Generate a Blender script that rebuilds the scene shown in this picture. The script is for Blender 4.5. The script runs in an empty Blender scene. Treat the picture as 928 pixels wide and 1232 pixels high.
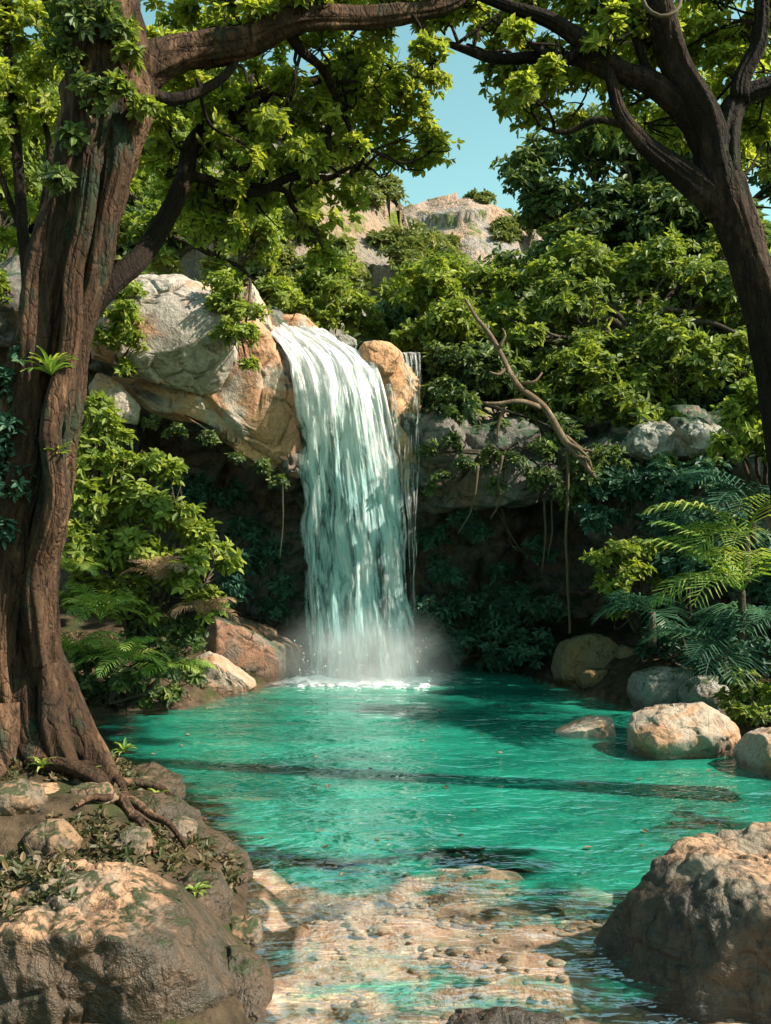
import bpy, bmesh, math, random
import numpy as np
from mathutils import Vector

RNG = np.random.default_rng(11)
random.seed(11)
sc = bpy.context.scene
COL = sc.collection
H, F, CX, CY = 2.4, 1100.0, 464.0, 616.0      # eye height, focal length in picture units


def P(px, py, Y):
    return np.array([(px - CX) / F * Y, Y, H + (CY - py) / F * Y])


def W(px, py):
    """point on the water level"""
    Y = H * F / (py - CY)
    return np.array([(px - CX) / F * Y, Y])


def norm(v):
    return v / np.maximum(np.linalg.norm(v, axis=-1, keepdims=True), 1e-9)


# ------------------------------------------------------------------ noise
def _hash(ix, iy, iz, s=0):
    h = (ix.astype(np.int64) * 374761393 + iy.astype(np.int64) * 668265263
         + iz.astype(np.int64) * 2147483647 + s * 1274126177) & 0xFFFFFFFF
    h = ((h ^ (h >> 13)) * 1274126177) & 0xFFFFFFFF
    h = ((h ^ (h >> 16)) * 2246822519) & 0xFFFFFFFF
    return ((h ^ (h >> 15)) & 0xFFFFFF) / float(0xFFFFFF)


def vnoise(p, s=0):
    p = np.asarray(p, float)
    i = np.floor(p)
    f = p - i
    f = f * f * f * (f * (f * 6 - 15) + 10)
    r = 0
    for dx in (0, 1):
        wx = f[:, 0] if dx else 1 - f[:, 0]
        for dy in (0, 1):
            wy = f[:, 1] if dy else 1 - f[:, 1]
            for dz in (0, 1):
                wz = f[:, 2] if dz else 1 - f[:, 2]
                r = r + wx * wy * wz * _hash(i[:, 0] + dx, i[:, 1] + dy, i[:, 2] + dz, s)
    return r * 2 - 1


def fbm(p, o=4, s=0):
    r, a = 0, 1.0
    p = np.asarray(p, float)
    for k in range(o):
        r = r + a * vnoise(p + 17.3 * k, s + k)
        p = p * 2.03
        a *= 0.5
    return r


def worley(p, s=0):
    """F1, F2 and a random number of the nearest cell"""
    i = np.floor(p)
    f1 = np.full(len(p), 9.0)
    f2 = np.full(len(p), 9.0)
    idr = np.zeros(len(p))
    for dx in (-1, 0, 1):
        for dy in (-1, 0, 1):
            for dz in (-1, 0, 1):
                c = i + (dx, dy, dz)
                q = np.stack([_hash(c[:, 0], c[:, 1], c[:, 2], s + k) for k in (1, 2, 3)], 1) + c
                d = np.linalg.norm(q - p, axis=1)
                r = _hash(c[:, 0], c[:, 1], c[:, 2], s + 9)
                near = d < f1
                f2 = np.where(near, f1, np.minimum(f2, d))
                idr = np.where(near, r, idr)
                f1 = np.where(near, d, f1)
    return f1, f2, idr


def smooth(a, b, x):
    t = np.clip((x - a) / (b - a), 0, 1)
    return t * t * (3 - 2 * t)


# ------------------------------------------------------------------ objects
def thing(name, label, cat, loc, group=None):
    o = bpy.data.objects.new(name, None)
    COL.objects.link(o)
    o.location = [float(v) for v in loc]
    o.empty_display_size = 0.2
    o['label'] = label
    o['category'] = cat
    if group:
        o['group'] = group
    return o


def tag(o, label, cat, group=None):
    o['label'] = label
    o['category'] = cat
    if group:
        o['group'] = group
    return o


def struct(o):
    o['kind'] = 'structure'
    return o


def stuff(o):
    o['kind'] = 'stuff'
    return o


def mesh(name, V, faces, mat, parent=None, smooth_=True, attrs=None, uv=None):
    """faces: list of (n,k) index arrays"""
    V = np.asarray(V, np.float32)
    if parent is not None:
        V = V - np.array(parent.location, np.float32)
        org = None
    me = bpy.data.meshes.new(name)
    me.vertices.add(len(V))
    me.vertices.foreach_set('co', V.ravel())
    loops = np.concatenate([f.ravel() for f in faces]).astype(np.int32)
    tot = np.concatenate([np.full(len(f), f.shape[1], np.int32) for f in faces])
    start = np.concatenate([[0], np.cumsum(tot)[:-1]]).astype(np.int32)
    me.loops.add(len(loops))
    me.loops.foreach_set('vertex_index', loops)
    me.polygons.add(len(tot))
    me.polygons.foreach_set('loop_start', start)
    me.polygons.foreach_set('loop_total', tot)
    me.polygons.foreach_set('use_smooth', np.full(len(tot), bool(smooth_)))
    if attrs:
        for k, a in attrs.items():
            at = me.attributes.new(k, 'FLOAT', 'POINT')
            at.data.foreach_set('value', np.asarray(a, np.float32))
    me.update(calc_edges=True)
    if uv is not None:
        l = me.uv_layers.new(name='UVMap')
        l.data.foreach_set('uv', np.asarray(uv, np.float32)[loops].ravel())
    me.validate()
    me.materials.append(mat)
    o = bpy.data.objects.new(name, me)
    COL.objects.link(o)
    if parent is not None:
        o.parent = parent
    return o


def recentre(o):
    """origin of a lone mesh to its lowest middle"""
    me = o.data
    n = len(me.vertices)
    a = np.empty(n * 3, np.float32)
    me.vertices.foreach_get('co', a)
    a = a.reshape(-1, 3)
    c = (a.max(0) + a.min(0)) / 2
    c[2] = a[:, 2].min()
    a -= c
    me.vertices.foreach_set('co', a.ravel())
    me.update()
    o.location = [float(x) for x in c]
    return o


def grid_faces(nu, nv, wrap=False):
    i = np.arange(nu - 1)[:, None]
    j = np.arange(nv if wrap else nv - 1)[None, :]
    j2 = (j + 1) % nv
    a = i * nv + j
    b = i * nv + j2
    c = (i + 1) * nv + j2
    d = (i + 1) * nv + j
    return np.stack([a, b, c, d], -1).reshape(-1, 4)


# ------------------------------------------------------------------ materials
class NT:
    def __init__(self, name):
        self.m = bpy.data.materials.new(name)
        self.m.use_nodes = True
        self.t = self.m.node_tree
        self.t.nodes.clear()
        self.out = self.n('ShaderNodeOutputMaterial')

    def n(self, typ, **kw):
        nd = self.t.nodes.new(typ)
        for k, v in kw.items():
            if k.startswith('i_'):
                key = k[2:]
                key = int(key) if key.isdigit() else key.replace('_', ' ')
                nd.inputs[key].default_value = v
            else:
                setattr(nd, k, v)
        return nd

    def l(self, a, b):
        self.t.links.new(a, b)

    def ramp(self, src, stops, interp='LINEAR'):
        r = self.n('ShaderNodeValToRGB')
        r.color_ramp.interpolation = interp
        e = r.color_ramp.elements
        while len(e) < len(stops):
            e.new(0.5)
        for el, (p, c) in zip(e, stops):
            el.position = p
            el.color = (*c, 1) if len(c) == 3 else c
        self.l(src, r.inputs[0])
        return r.outputs[0]

    def framp(self, src, a, b, va=0.0, vb=1.0):
        m = self.n('ShaderNodeMapRange', i_1=a, i_2=b, i_3=va, i_4=vb)
        m.clamp = True
        self.l(src, m.inputs[0])
        return m.outputs[0]

    def mix(self, fac, a, b, blend='MIX'):
        m = self.n('ShaderNodeMix', data_type='RGBA', blend_type=blend)
        for s, k in ((fac, 0), (a, 6), (b, 7)):
            if hasattr(s, 'links'):
                self.l(s, m.inputs[k])
            else:
                m.inputs[k].default_value = s if not isinstance(s, tuple) else (*s, 1)
        return m.outputs[2]

    def math(self, op, a, b=None, c=None):
        m = self.n('ShaderNodeMath', operation=op)
        for k, s in enumerate((a, b, c)):
            if s is None:
                continue
            if hasattr(s, 'links'):
                self.l(s, m.inputs[k])
            else:
                m.inputs[k].default_value = s
        return m.outputs[0]

    def coords(self, scale=(1, 1, 1), kind='geo'):
        if kind == 'geo':
            src = self.n('ShaderNodeNewGeometry').outputs['Position']
        elif kind == 'uv':
            src = self.n('ShaderNodeTexCoord').outputs['UV']
        else:
            src = self.n('ShaderNodeTexCoord').outputs['Object']
        mp = self.n('ShaderNodeMapping')
        mp.inputs['Scale'].default_value = scale
        self.l(src, mp.inputs[0])
        return mp.outputs[0]

    def noise(self, vec, scale, detail=4, rough=0.55, dist=0.0):
        n = self.n('ShaderNodeTexNoise', i_Scale=scale, i_Detail=detail, i_Roughness=rough, i_Distortion=dist)
        self.l(vec, n.inputs['Vector'])
        return n.outputs[0]

    def voro(self, vec, scale, feature='F1', rnd=1.0):
        n = self.n('ShaderNodeTexVoronoi', feature=feature, i_Scale=scale, i_Randomness=rnd)
        self.l(vec, n.inputs['Vector'])
        return n.outputs[0]

    def bump(self, h, strength, dist, prev=None):
        b = self.n('ShaderNodeBump', i_Strength=strength, i_Distance=dist)
        self.l(h, b.inputs['Height'])
        if prev is not None:
            self.l(prev, b.inputs['Normal'])
        return b.outputs[0]

    def pbr(self, col, rough=0.8, spec=0.3, nrm=None):
        p = self.n('ShaderNodeBsdfPrincipled')
        p.inputs['Specular IOR Level'].default_value = spec
        for s, k in ((col, 'Base Color'), (rough, 'Roughness')):
            if hasattr(s, 'links'):
                self.l(s, p.inputs[k])
            else:
                p.inputs[k].default_value = (*s, 1) if isinstance(s, tuple) else s
        if nrm is not None:
            self.l(nrm, p.inputs['Normal'])
        return p


def leaf_mat(name, cols, trans=0.35, tcol=None, rough=0.5):
    t = NT(name)
    a = t.n('ShaderNodeAttribute', attribute_name='rnd')
    k = len(cols) - 1
    col = t.ramp(a.outputs['Fac'], [(i / k, c) for i, c in enumerate(cols)])
    p = t.pbr(col, rough, 0.25)
    tr = t.n('ShaderNodeBsdfTranslucent')
    tc = t.mix(1.0, col, tcol or (1.45, 1.45, 0.65), 'MULTIPLY')
    t.l(tc, tr.inputs[0])
    mx = t.n('ShaderNodeMixShader', i_0=trans)
    t.l(p.outputs[0], mx.inputs[1])
    t.l(tr.outputs[0], mx.inputs[2])
    t.l(mx.outputs[0], t.out.inputs[0])
    return t.m


def rock_mat(name, pale, warm, dark, warm_amt=0.5, dark_amt=0.4, moss=0.0, scale=1.0, mosscol=(0.035, 0.05, 0.015), bump=1.0, wet=True, band=0.06):
    t = NT(name)
    c = t.coords((1, 1, 1))
    n1 = t.noise(c, 1.3 * scale, 5, 0.6, 0.4)
    n2 = t.noise(c, 4.5 * scale, 5, 0.65, 0.8)
    n3 = t.noise(c, 16 * scale, 4, 0.7)
    col = t.mix(t.framp(n1, 0.62 - 0.3 * warm_amt, 0.72 - 0.3 * warm_amt), pale, warm)
    col = t.mix(t.framp(n2, 0.66 - 0.25 * dark_amt, 0.78 - 0.25 * dark_amt, 0, 0.8), col, dark)
    var = t.framp(n3, 0.25, 0.75, 0.62, 1.25)
    vv = t.n('ShaderNodeCombineColor')
    for i in range(3):
        t.l(var, vv.inputs[i])
    col = t.mix(1.0, col, vv.outputs[0], 'MULTIPLY')
    vs = t.voro(t.coords((1, 1, 0.6)), 1.7 * scale, 'DISTANCE_TO_EDGE')
    crack = t.framp(vs, 0.0, 0.02, 0.55, 0.0)
    col = t.mix(t.math('MULTIPLY', crack, t.framp(n1, 0.4, 0.6)), col, tuple(0.35 * x for x in dark))
    rough = 0.85
    if wet:  # low band: wet waterline; tall band: shade painted on the rock's lower faces
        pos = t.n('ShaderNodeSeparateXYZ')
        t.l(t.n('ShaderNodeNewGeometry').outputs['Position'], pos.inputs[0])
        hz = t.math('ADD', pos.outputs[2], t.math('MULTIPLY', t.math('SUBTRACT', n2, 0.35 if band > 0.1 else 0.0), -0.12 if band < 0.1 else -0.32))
        wet_shade = t.framp(hz, band - 0.06, band + 0.02, 1.0, 0.0)
        col = t.mix(t.math('MULTIPLY', wet_shade, 0.62 if band < 0.1 else 0.85), col, tuple(0.3 * x for x in warm) if band < 0.1 else dark)
        rough = t.framp(wet_shade, 0, 1, 0.85, 0.35)
    if moss > 0:
        nz = t.n('ShaderNodeSeparateXYZ')
        t.l(t.n('ShaderNodeNewGeometry').outputs['Normal'], nz.inputs[0])
        mf = t.math('ADD', t.math('MULTIPLY', nz.outputs[2], 0.25), t.math('MULTIPLY', n2, 1.0))
        mf = t.framp(mf, 0.80 - 0.5 * moss, 0.88 - 0.5 * moss, 0, 0.9)
        mcol = t.mix(n3, tuple(0.6 * x for x in mosscol), tuple(1.6 * x for x in mosscol))
        col = t.mix(mf, col, mcol)
    hgt = t.math('ADD', t.math('MULTIPLY', n2, 0.6), t.math('MULTIPLY', n3, 0.4))
    nr = t.bump(hgt, 0.7 * bump, 0.09 / scale)
    nr = t.bump(t.framp(vs, 0, 0.04), 0.2 * bump, 0.02, nr)
    p = t.pbr(col, rough, 0.3, nr)
    t.l(p.outputs[0], t.out.inputs[0])
    return t.m


def bark_mat(name, dark, light, moss=(0.05, 0.07, 0.02), moss_amt=0.3, scale=1.0):
    t = NT(name)
    c = t.coords((1, 1, 0.16))
    n1 = t.noise(c, 9 * scale, 6, 0.7, 1.6)
    n2 = t.noise(t.coords((1, 1, 0.5)), 3 * scale, 4, 0.6)
    n3 = t.noise(t.coords((1, 1, 0.35)), 30 * scale, 5, 0.65)
    wv = t.n('ShaderNodeVectorMath', operation='ADD')
    nn = t.n('ShaderNodeTexNoise', i_Scale=5.0 * scale, i_Detail=3)
    t.l(t.coords(), nn.inputs['Vector'])
    sc_ = t.n('ShaderNodeVectorMath', operation='SCALE', i_Scale=0.22 / scale)
    t.l(nn.outputs['Color'], sc_.inputs[0])
    t.l(c, wv.inputs[0])
    t.l(sc_.outputs[0], wv.inputs[1])
    ed = t.voro(wv.outputs[0], 13 * scale, 'DISTANCE_TO_EDGE')
    fis = t.framp(ed, 0.0, 0.16)
    n4 = t.noise(t.coords((1, 1, 0.3)), 2.2 * scale, 4, 0.6)
    col = t.mix(t.framp(n1, 0.40, 0.64), dark, t.mix(t.framp(n4, 0.46, 0.62), tuple(0.22 * x for x in light), light))
    col = t.mix(t.framp(n3, 0.35, 0.75, 0, 0.65), col, tuple(0.3 * x for x in light))
    col = t.mix(t.framp(n2, 0.72 - 0.3 * moss_amt, 0.82 - 0.3 * moss_amt, 0, 0.75), col, moss)
    col = t.mix(t.math('MULTIPLY', t.framp(ed, 0.0, 0.10, 0.6, 0.0), t.framp(n2, 0.45, 0.6, 0.0, 1.0)), col, tuple(0.5 * x for x in dark))
    hgt = t.math('ADD', t.math('MULTIPLY', fis, 0.2), t.math('ADD', t.math('MULTIPLY', n1, 0.6), t.math('MULTIPLY', n3, 0.35)))
    p = t.pbr(col, 0.92, 0.12, t.bump(hgt, 1.0, 0.045 / scale))
    t.l(p.outputs[0], t.out.inputs[0])
    return t.m


def plain_mat(name, col, rough=0.8):
    t = NT(name)
    n = t.noise(t.coords(), 30, 3)
    c = t.mix(n, tuple(0.55 * x for x in col), tuple(1.35 * x for x in col))
    t.l(t.pbr(c, rough, 0.2).outputs[0], t.out.inputs[0])
    return t.m


LEAF = {
    'olive': leaf_mat('olive_leaves', [(0.050, 0.077, 0.033), (0.118, 0.164, 0.044), (0.208, 0.260, 0.050), (0.331, 0.356, 0.067)], 0.42),
    'bright': leaf_mat('bright_leaves', [(0.070, 0.106, 0.029), (0.145, 0.200, 0.038), (0.233, 0.288, 0.046), (0.314, 0.325, 0.063)], 0.4),
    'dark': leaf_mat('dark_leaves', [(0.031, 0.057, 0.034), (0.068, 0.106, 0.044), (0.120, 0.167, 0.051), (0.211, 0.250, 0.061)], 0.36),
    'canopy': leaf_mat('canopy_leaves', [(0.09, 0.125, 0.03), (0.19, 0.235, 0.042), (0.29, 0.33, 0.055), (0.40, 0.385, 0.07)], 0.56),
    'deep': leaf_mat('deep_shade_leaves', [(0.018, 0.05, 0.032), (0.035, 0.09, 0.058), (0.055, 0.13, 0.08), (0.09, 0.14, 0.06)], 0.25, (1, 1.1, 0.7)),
    'frond': leaf_mat('frond_leaves', [(0.07, 0.15, 0.04), (0.15, 0.25, 0.05), (0.27, 0.34, 0.07), (0.36, 0.38, 0.10)], 0.35),
    'blue': leaf_mat('blue_frond_leaves', [(0.018, 0.055, 0.035), (0.035, 0.10, 0.06), (0.06, 0.14, 0.075), (0.11, 0.18, 0.07)], 0.3, (1, 1.1, 0.8)),
    'dry': leaf_mat('dry_frond_leaves', [(0.08, 0.06, 0.03), (0.17, 0.10, 0.05), (0.26, 0.17, 0.10), (0.32, 0.22, 0.14)], 0.3, (1.1, 1, 0.8)),
    'hill': leaf_mat('hillside_leaves', [(0.064, 0.089, 0.042), (0.120, 0.149, 0.052), (0.184, 0.198, 0.060), (0.230, 0.228, 0.079)], 0.3),
    'litter': leaf_mat('leaf_litter', [(0.03, 0.045, 0.015), (0.05, 0.06, 0.02), (0.10, 0.07, 0.035), (0.22, 0.15, 0.08)], 0.2, (1, 1, 0.8)),
}
BARK_L = bark_mat('old_bark', (0.015, 0.011, 0.009), (0.27, 0.15, 0.088), (0.022, 0.042, 0.026), 0.6)
BARK_R = bark_mat('dark_bark', (0.010, 0.008, 0.007), (0.075, 0.047, 0.032), (0.03, 0.035, 0.02), 0.3)
BARK_M = bark_mat('grey_bark', (0.05, 0.04, 0.03), (0.20, 0.15, 0.11), (0.05, 0.06, 0.03), 0.3, 1.6)
BARK_D = bark_mat('dead_wood', (0.16, 0.10, 0.065), (0.42, 0.30, 0.20), (0.2, 0.16, 0.11), 0.2, 3)
VINE = plain_mat('vine_bark', (0.09, 0.065, 0.04))
R_PALE = rock_mat('pale_limestone', (0.36, 0.30, 0.245), (0.42, 0.225, 0.125), (0.19, 0.14, 0.115), 0.68, 0.45, 0.0, 1.0)
R_GREYW = rock_mat('white_grey_limestone', (0.36, 0.31, 0.265), (0.39, 0.22, 0.13), (0.19, 0.15, 0.125), 0.42, 0.55, 0.0, 1.1)
R_WARM = rock_mat('rusty_limestone', (0.40, 0.33, 0.26), (0.48, 0.25, 0.13), (0.17, 0.12, 0.09), 0.72, 0.4, 0.0, 1.1)
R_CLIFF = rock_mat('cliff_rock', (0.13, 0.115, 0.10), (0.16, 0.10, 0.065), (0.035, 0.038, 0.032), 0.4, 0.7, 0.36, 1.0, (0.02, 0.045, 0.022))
R_GREY = rock_mat('grey_rock', (0.26, 0.25, 0.22), (0.24, 0.18, 0.13), (0.09, 0.085, 0.075), 0.3, 0.5, 0.25, 1.6)
R_LEDGE = rock_mat('shaded_grey_rock', (0.15, 0.14, 0.12), (0.16, 0.12, 0.085), (0.05, 0.05, 0.042), 0.3, 0.6, 0.32, 1.4)
R_OCHRE = rock_mat('ochre_rock', (0.17, 0.14, 0.08), (0.20, 0.13, 0.055), (0.07, 0.06, 0.035), 0.55, 0.4, 0.2, 1.8)
R_TAN = rock_mat('tan_boulder', (0.36, 0.285, 0.22), (0.38, 0.215, 0.125), (0.17, 0.14, 0.10), 0.45, 0.45, 0.0, 2.4)
R_DRY = rock_mat('dry_cream_stone', (0.44, 0.36, 0.28), (0.46, 0.28, 0.17), (0.2, 0.16, 0.12), 0.45, 0.3, 0.0, 2.4, wet=False)
R_RUST = rock_mat('dull_rusty_rock', (0.19, 0.14, 0.105), (0.25, 0.13, 0.08), (0.08, 0.055, 0.04), 0.6, 0.6, 0.1, 1.8)
R_BANK = rock_mat('bank_rock', (0.15, 0.115, 0.085), (0.22, 0.13, 0.075), (0.05, 0.038, 0.028), 0.55, 0.7, 0.25, 3.0, (0.03, 0.038, 0.014), 1.2, wet=False)
R_PEB = rock_mat('bed_pebbles', (0.52, 0.36, 0.25), (0.45, 0.27, 0.16), (0.22, 0.15, 0.11), 0.5, 0.5, 0.0, 4, wet=False)
R_FORE = rock_mat('mossy_shore_rock', (0.25, 0.185, 0.13), (0.38, 0.215, 0.125), (0.028, 0.022, 0.016), 0.66, 0.68, 0.14, 2.0, (0.030, 0.036, 0.014), 1.5, band=0.50)  # tall band paints the shaded front dark and leaves the lit top pale
R_SHORE = rock_mat('brown_shore_rock', (0.21, 0.165, 0.12), (0.36, 0.215, 0.13), (0.020, 0.017, 0.014), 0.6, 0.62, 0.0, 1.8, (0.03, 0.05, 0.02), 1.4, band=0.43)  # band colours the steep faces as if in shade, below a pale sunlit top


def hill_mat(name, rockA, rockB, green, gamt):
    t = NT(name)
    n1 = t.noise(t.coords((1, 1, 1)), 0.18, 5, 0.62)
    n2 = t.noise(t.coords((1, 1, 1)), 0.6, 5, 0.62)
    n3 = t.noise(t.coords((1, 1, 1)), 2.2, 4, 0.62)
    col = t.mix(t.framp(n1, 0.42, 0.58), rockA, rockB)
    col = t.mix(t.framp(n3, 0.45, 0.7, 0, 0.55), col, tuple(0.45 * x for x in rockA))
    col = t.mix(t.framp(n2, 0.62 - 0.3 * gamt, 0.7 - 0.3 * gamt), col, green)
    p = t.pbr(col, 0.95, 0.1, t.bump(t.math('ADD', n2, n3), 0.8, 0.6))
    t.l(p.outputs[0], t.out.inputs[0])
    return t.m


def ground_mat():
    t = NT('ground_soil_and_sand')
    a = t.n('ShaderNodeAttribute', attribute_name='bed').outputs['Fac']
    c = t.coords()
    n1 = t.noise(c, 1.6, 5, 0.6)
    n2 = t.noise(c, 7, 5, 0.65)
    n3 = t.noise(c, 40, 3, 0.6)
    soil = t.mix(t.framp(n2, 0.35, 0.65), (0.026, 0.020, 0.013), (0.085, 0.058, 0.036))
    soil = t.mix(t.framp(n1, 0.5, 0.62, 0, 0.8), soil, (0.035, 0.045, 0.015))
    sand = t.mix(t.framp(n2, 0.3, 0.7), (0.46, 0.25, 0.165), (0.68, 0.43, 0.315))
    sand = t.mix(t.framp(t.noise(t.coords((1, 1.6, 1)), 3.3, 3, 0.5), 0.55, 0.68, 0, 0.55), sand, (0.34, 0.23, 0.16))
    vo = t.n('ShaderNodeTexVoronoi', i_Scale=9.0)
    t.l(c, vo.inputs['Vector'])
    peb = t.framp(vo.outputs['Distance'], 0.2, 0.5, 1, 0)
    sepc = t.n('ShaderNodeSeparateColor')
    t.l(vo.outputs['Color'], sepc.inputs[0])
    pc = t.ramp(sepc.outputs[0], [(0, (0.30, 0.19, 0.13)), (0.4, (0.58, 0.36, 0.22)), (0.75, (0.66, 0.46, 0.32)), (1, (0.82, 0.66, 0.52))])
    sand = t.mix(t.math('MULTIPLY', peb, 0.6), sand, pc)
    deep = t.mix(n1, (0.10, 0.26, 0.20), (0.22, 0.36, 0.27))
    col = t.mix(t.framp(a, 0.0, 0.12), soil, sand)
    col = t.mix(t.framp(a, 0.32, 0.9), col, deep)
    hgt = t.math('ADD', n2, t.math('MULTIPLY', n3, 0.3))
    p = t.pbr(col, 0.9, 0.1, t.bump(hgt, 0.7, 0.06))
    t.l(p.outputs[0], t.out.inputs[0])
    return t.m


def water_mat():
    t = NT('turquoise_water')
    dep = t.n('ShaderNodeAttribute', attribute_name='depth').outputs['Fac']
    foam = t.n('ShaderNodeAttribute', attribute_name='foam').outputs['Fac']
    c = t.coords((0.62, 1.25, 1))
    w1 = t.noise(c, 3.2, 3, 0.55, 0.6)
    w2 = t.noise(c, 9.0, 2, 0.5, 0.3)
    w3 = t.noise(t.coords((0.4, 1, 1)), 1.0, 2, 0.5)
    hgt = t.math('ADD', t.math('ADD', t.math('MULTIPLY', w1, 1.0), t.math('MULTIPLY', w2, 0.35)), t.math('MULTIPLY', w3, 1.2))
    nr = t.bump(hgt, 1.0, 0.075)
    # suspended lime: the deeper the water the less of the bed shows
    w5 = t.math('ADD', t.math('MULTIPLY', w3, 0.6), t.math('MULTIPLY', w1, 0.4))
    col = t.mix(t.framp(w5, 0.38, 0.62), (0.006, 0.140, 0.098), (0.022, 0.315, 0.210))
    dif = t.n('ShaderNodeBsdfDiffuse')
    t.l(col, dif.inputs[0])
    t.l(nr, dif.inputs['Normal'])
    trn = t.n('ShaderNodeBsdfTransparent')
    tc = t.ramp(dep, [(0.0, (1, 1, 1)), (0.25, (0.90, 0.98, 0.94)), (0.7, (0.3, 0.85, 0.75))])
    t.l(tc, trn.inputs[0])
    body = t.n('ShaderNodeMixShader')
    # clarity varies a little with the ripples (crests scatter more)
    w4 = t.noise(t.coords((0.75, 1.5, 1)), 3.6, 4, 0.6, 0.5)
    fac = t.framp(t.math('ADD', dep, t.math('MULTIPLY', t.math('SUBTRACT', w4, 0.5), t.framp(dep, 0.05, 0.16, 0.3, 0.85))), 0.13, 0.36, 0.0, 0.975)
    t.l(fac, body.inputs[0])
    t.l(trn.outputs[0], body.inputs[1])
    t.l(dif.outputs[0], body.inputs[2])
    fm = t.n('ShaderNodeBsdfDiffuse', i_Color=(0.72, 0.8, 0.78, 1))
    fn = t.noise(t.coords((1, 1.6, 1)), 5, 5, 0.7)
    ff = t.framp(t.math('ADD', foam, t.math('MULTIPLY', t.math('SUBTRACT', fn, 0.5), 1.3)), 0.35, 0.75)
    b2 = t.n('ShaderNodeMixShader')
    t.l(ff, b2.inputs[0])
    t.l(body.outputs[0], b2.inputs[1])
    t.l(fm.outputs[0], b2.inputs[2])
    gl = t.n('ShaderNodeBsdfGlossy', i_Roughness=0.04)
    t.l(nr, gl.inputs['Normal'])
    fr = t.n('ShaderNodeFresnel', i_IOR=1.33)
    t.l(nr, fr.inputs['Normal'])
    frs = t.math('MULTIPLY', fr.outputs[0], 0.55)
    mx = t.n('ShaderNodeMixShader')
    t.l(frs, mx.inputs[0])
    t.l(b2.outputs[0], mx.inputs[1])
    t.l(gl.outputs[0], mx.inputs[2])
    t.l(mx.outputs[0], t.out.inputs[0])
    return t.m


def fall_mat(name, cover=0.5, white=0.5, su=16, sv=1.0, edge=0.12):
    t = NT(name)
    n1 = t.noise(t.coords((su, sv * 5.5, 1), 'uv'), 1.0, 5, 0.68, 0.9)
    n2 = t.noise(t.coords((su * 0.35, sv * 2.0, 1), 'uv'), 1.0, 3, 0.55, 0.8)
    n3 = t.noise(t.coords((su * 2.2, sv * 18, 1), 'uv'), 1.0, 4, 0.65, 0.6)
    n4 = t.noise(t.coords((su * 0.8, sv * 7.5, 7), 'uv'), 1.0, 4, 0.7, 1.2)
    v = t.n('ShaderNodeAttribute', attribute_name='fall').outputs['Fac']
    s = t.math('ADD', t.math('MULTIPLY', n1, 0.45), t.math('ADD', t.math('MULTIPLY', n2, 0.30), t.math('MULTIPLY', n4, 0.25)))
    thr = t.math('ADD', t.framp(v, 0.06, 0.40, -0.24, 0.0), 0.5 - (cover - 0.5) * 0.4)
    thr = t.math('ADD', thr, t.framp(v, 0.35, 0.75, 0.0, 0.035))
    ux = t.n('ShaderNodeSeparateXYZ')
    t.l(t.coords((1, 1, 1), 'uv'), ux.inputs[0])
    thr = t.math('ADD', thr, t.framp(t.math('ABSOLUTE', t.math('SUBTRACT', ux.outputs[0], 0.5)), 0.40, 0.5, 0.0, edge))
    al = t.framp(t.math('SUBTRACT', s, thr), -0.05, 0.07, 0.0, 0.95)
    # white froth, grey green thin water; sunlit top and shaded foot painted in too
    wfac = t.math('ADD', t.math('ADD', t.math('MULTIPLY', n4, 0.55), t.math('ADD', t.math('MULTIPLY', n3, 0.2), t.math('MULTIPLY', n2, 0.25))), t.framp(v, 0.16, 0.55, 0.34, 0.0))
    col = t.ramp(t.math('ADD', wfac, (white - 0.5) * 0.4), [(0.36, (0.34, 0.48, 0.49)), (0.43, (0.54, 0.75, 0.77)), (0.49, (0.68, 0.86, 0.88)), (0.56, (0.93, 0.92, 0.91))])
    d = t.n('ShaderNodeBsdfDiffuse')
    t.l(col, d.inputs[0])
    tl = t.n('ShaderNodeBsdfTranslucent')
    t.l(col, tl.inputs[0])
    b = t.bump(t.math('ADD', s, t.math('MULTIPLY', n3, 0.3)), 0.8, 0.08)
    t.l(b, d.inputs['Normal'])
    m1 = t.n('ShaderNodeMixShader', i_0=0.42)
    t.l(d.outputs[0], m1.inputs[1])
    t.l(tl.outputs[0], m1.inputs[2])
    g = t.n('ShaderNodeBsdfGlossy', i_Roughness=0.25)
    t.l(b, g.inputs['Normal'])
    m2 = t.n('ShaderNodeMixShader', i_0=0.06)
    t.l(m1.outputs[0], m2.inputs[1])
    t.l(g.outputs[0], m2.inputs[2])
    tr = t.n('ShaderNodeBsdfTransparent', i_Color=(0.9, 0.97, 0.96, 1))
    m3 = t.n('ShaderNodeMixShader')
    t.l(al, m3.inputs[0])
    t.l(tr.outputs[0], m3.inputs[1])
    t.l(m2.outputs[0], m3.inputs[2])
    t.l(m3.outputs[0], t.out.inputs[0])
    return t.m


# ------------------------------------------------------------------ shapes
def spline(pts, rad, m):
    pts = np.asarray(pts, float)
    rad = np.asarray(rad, float)
    n = len(pts)
    seg = np.linalg.norm(np.diff(pts, axis=0), axis=1)
    s = np.concatenate([[0], np.cumsum(seg)])
    q = np.linspace(0, s[-1], m)
    k = np.clip(np.searchsorted(s, q, side='right') - 1, 0, n - 2)
    t = ((q - s[k]) / np.maximum(seg[k], 1e-9))[:, None]
    p1, p2 = pts[k], pts[k + 1]
    p0 = np.where((k > 0)[:, None], pts[np.maximum(k - 1, 0)], 2 * p1 - p2)
    p3 = np.where((k + 2 < n)[:, None], pts[np.minimum(k + 2, n - 1)], 2 * p2 - p1)
    c = 0.5 * (2 * p1 + (p2 - p0) * t + (2 * p0 - 5 * p1 + 4 * p2 - p3) * t ** 2 + (3 * p1 - p0 - 3 * p2 + p3) * t ** 3)
    return c, np.interp(q, s, rad), q


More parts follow.
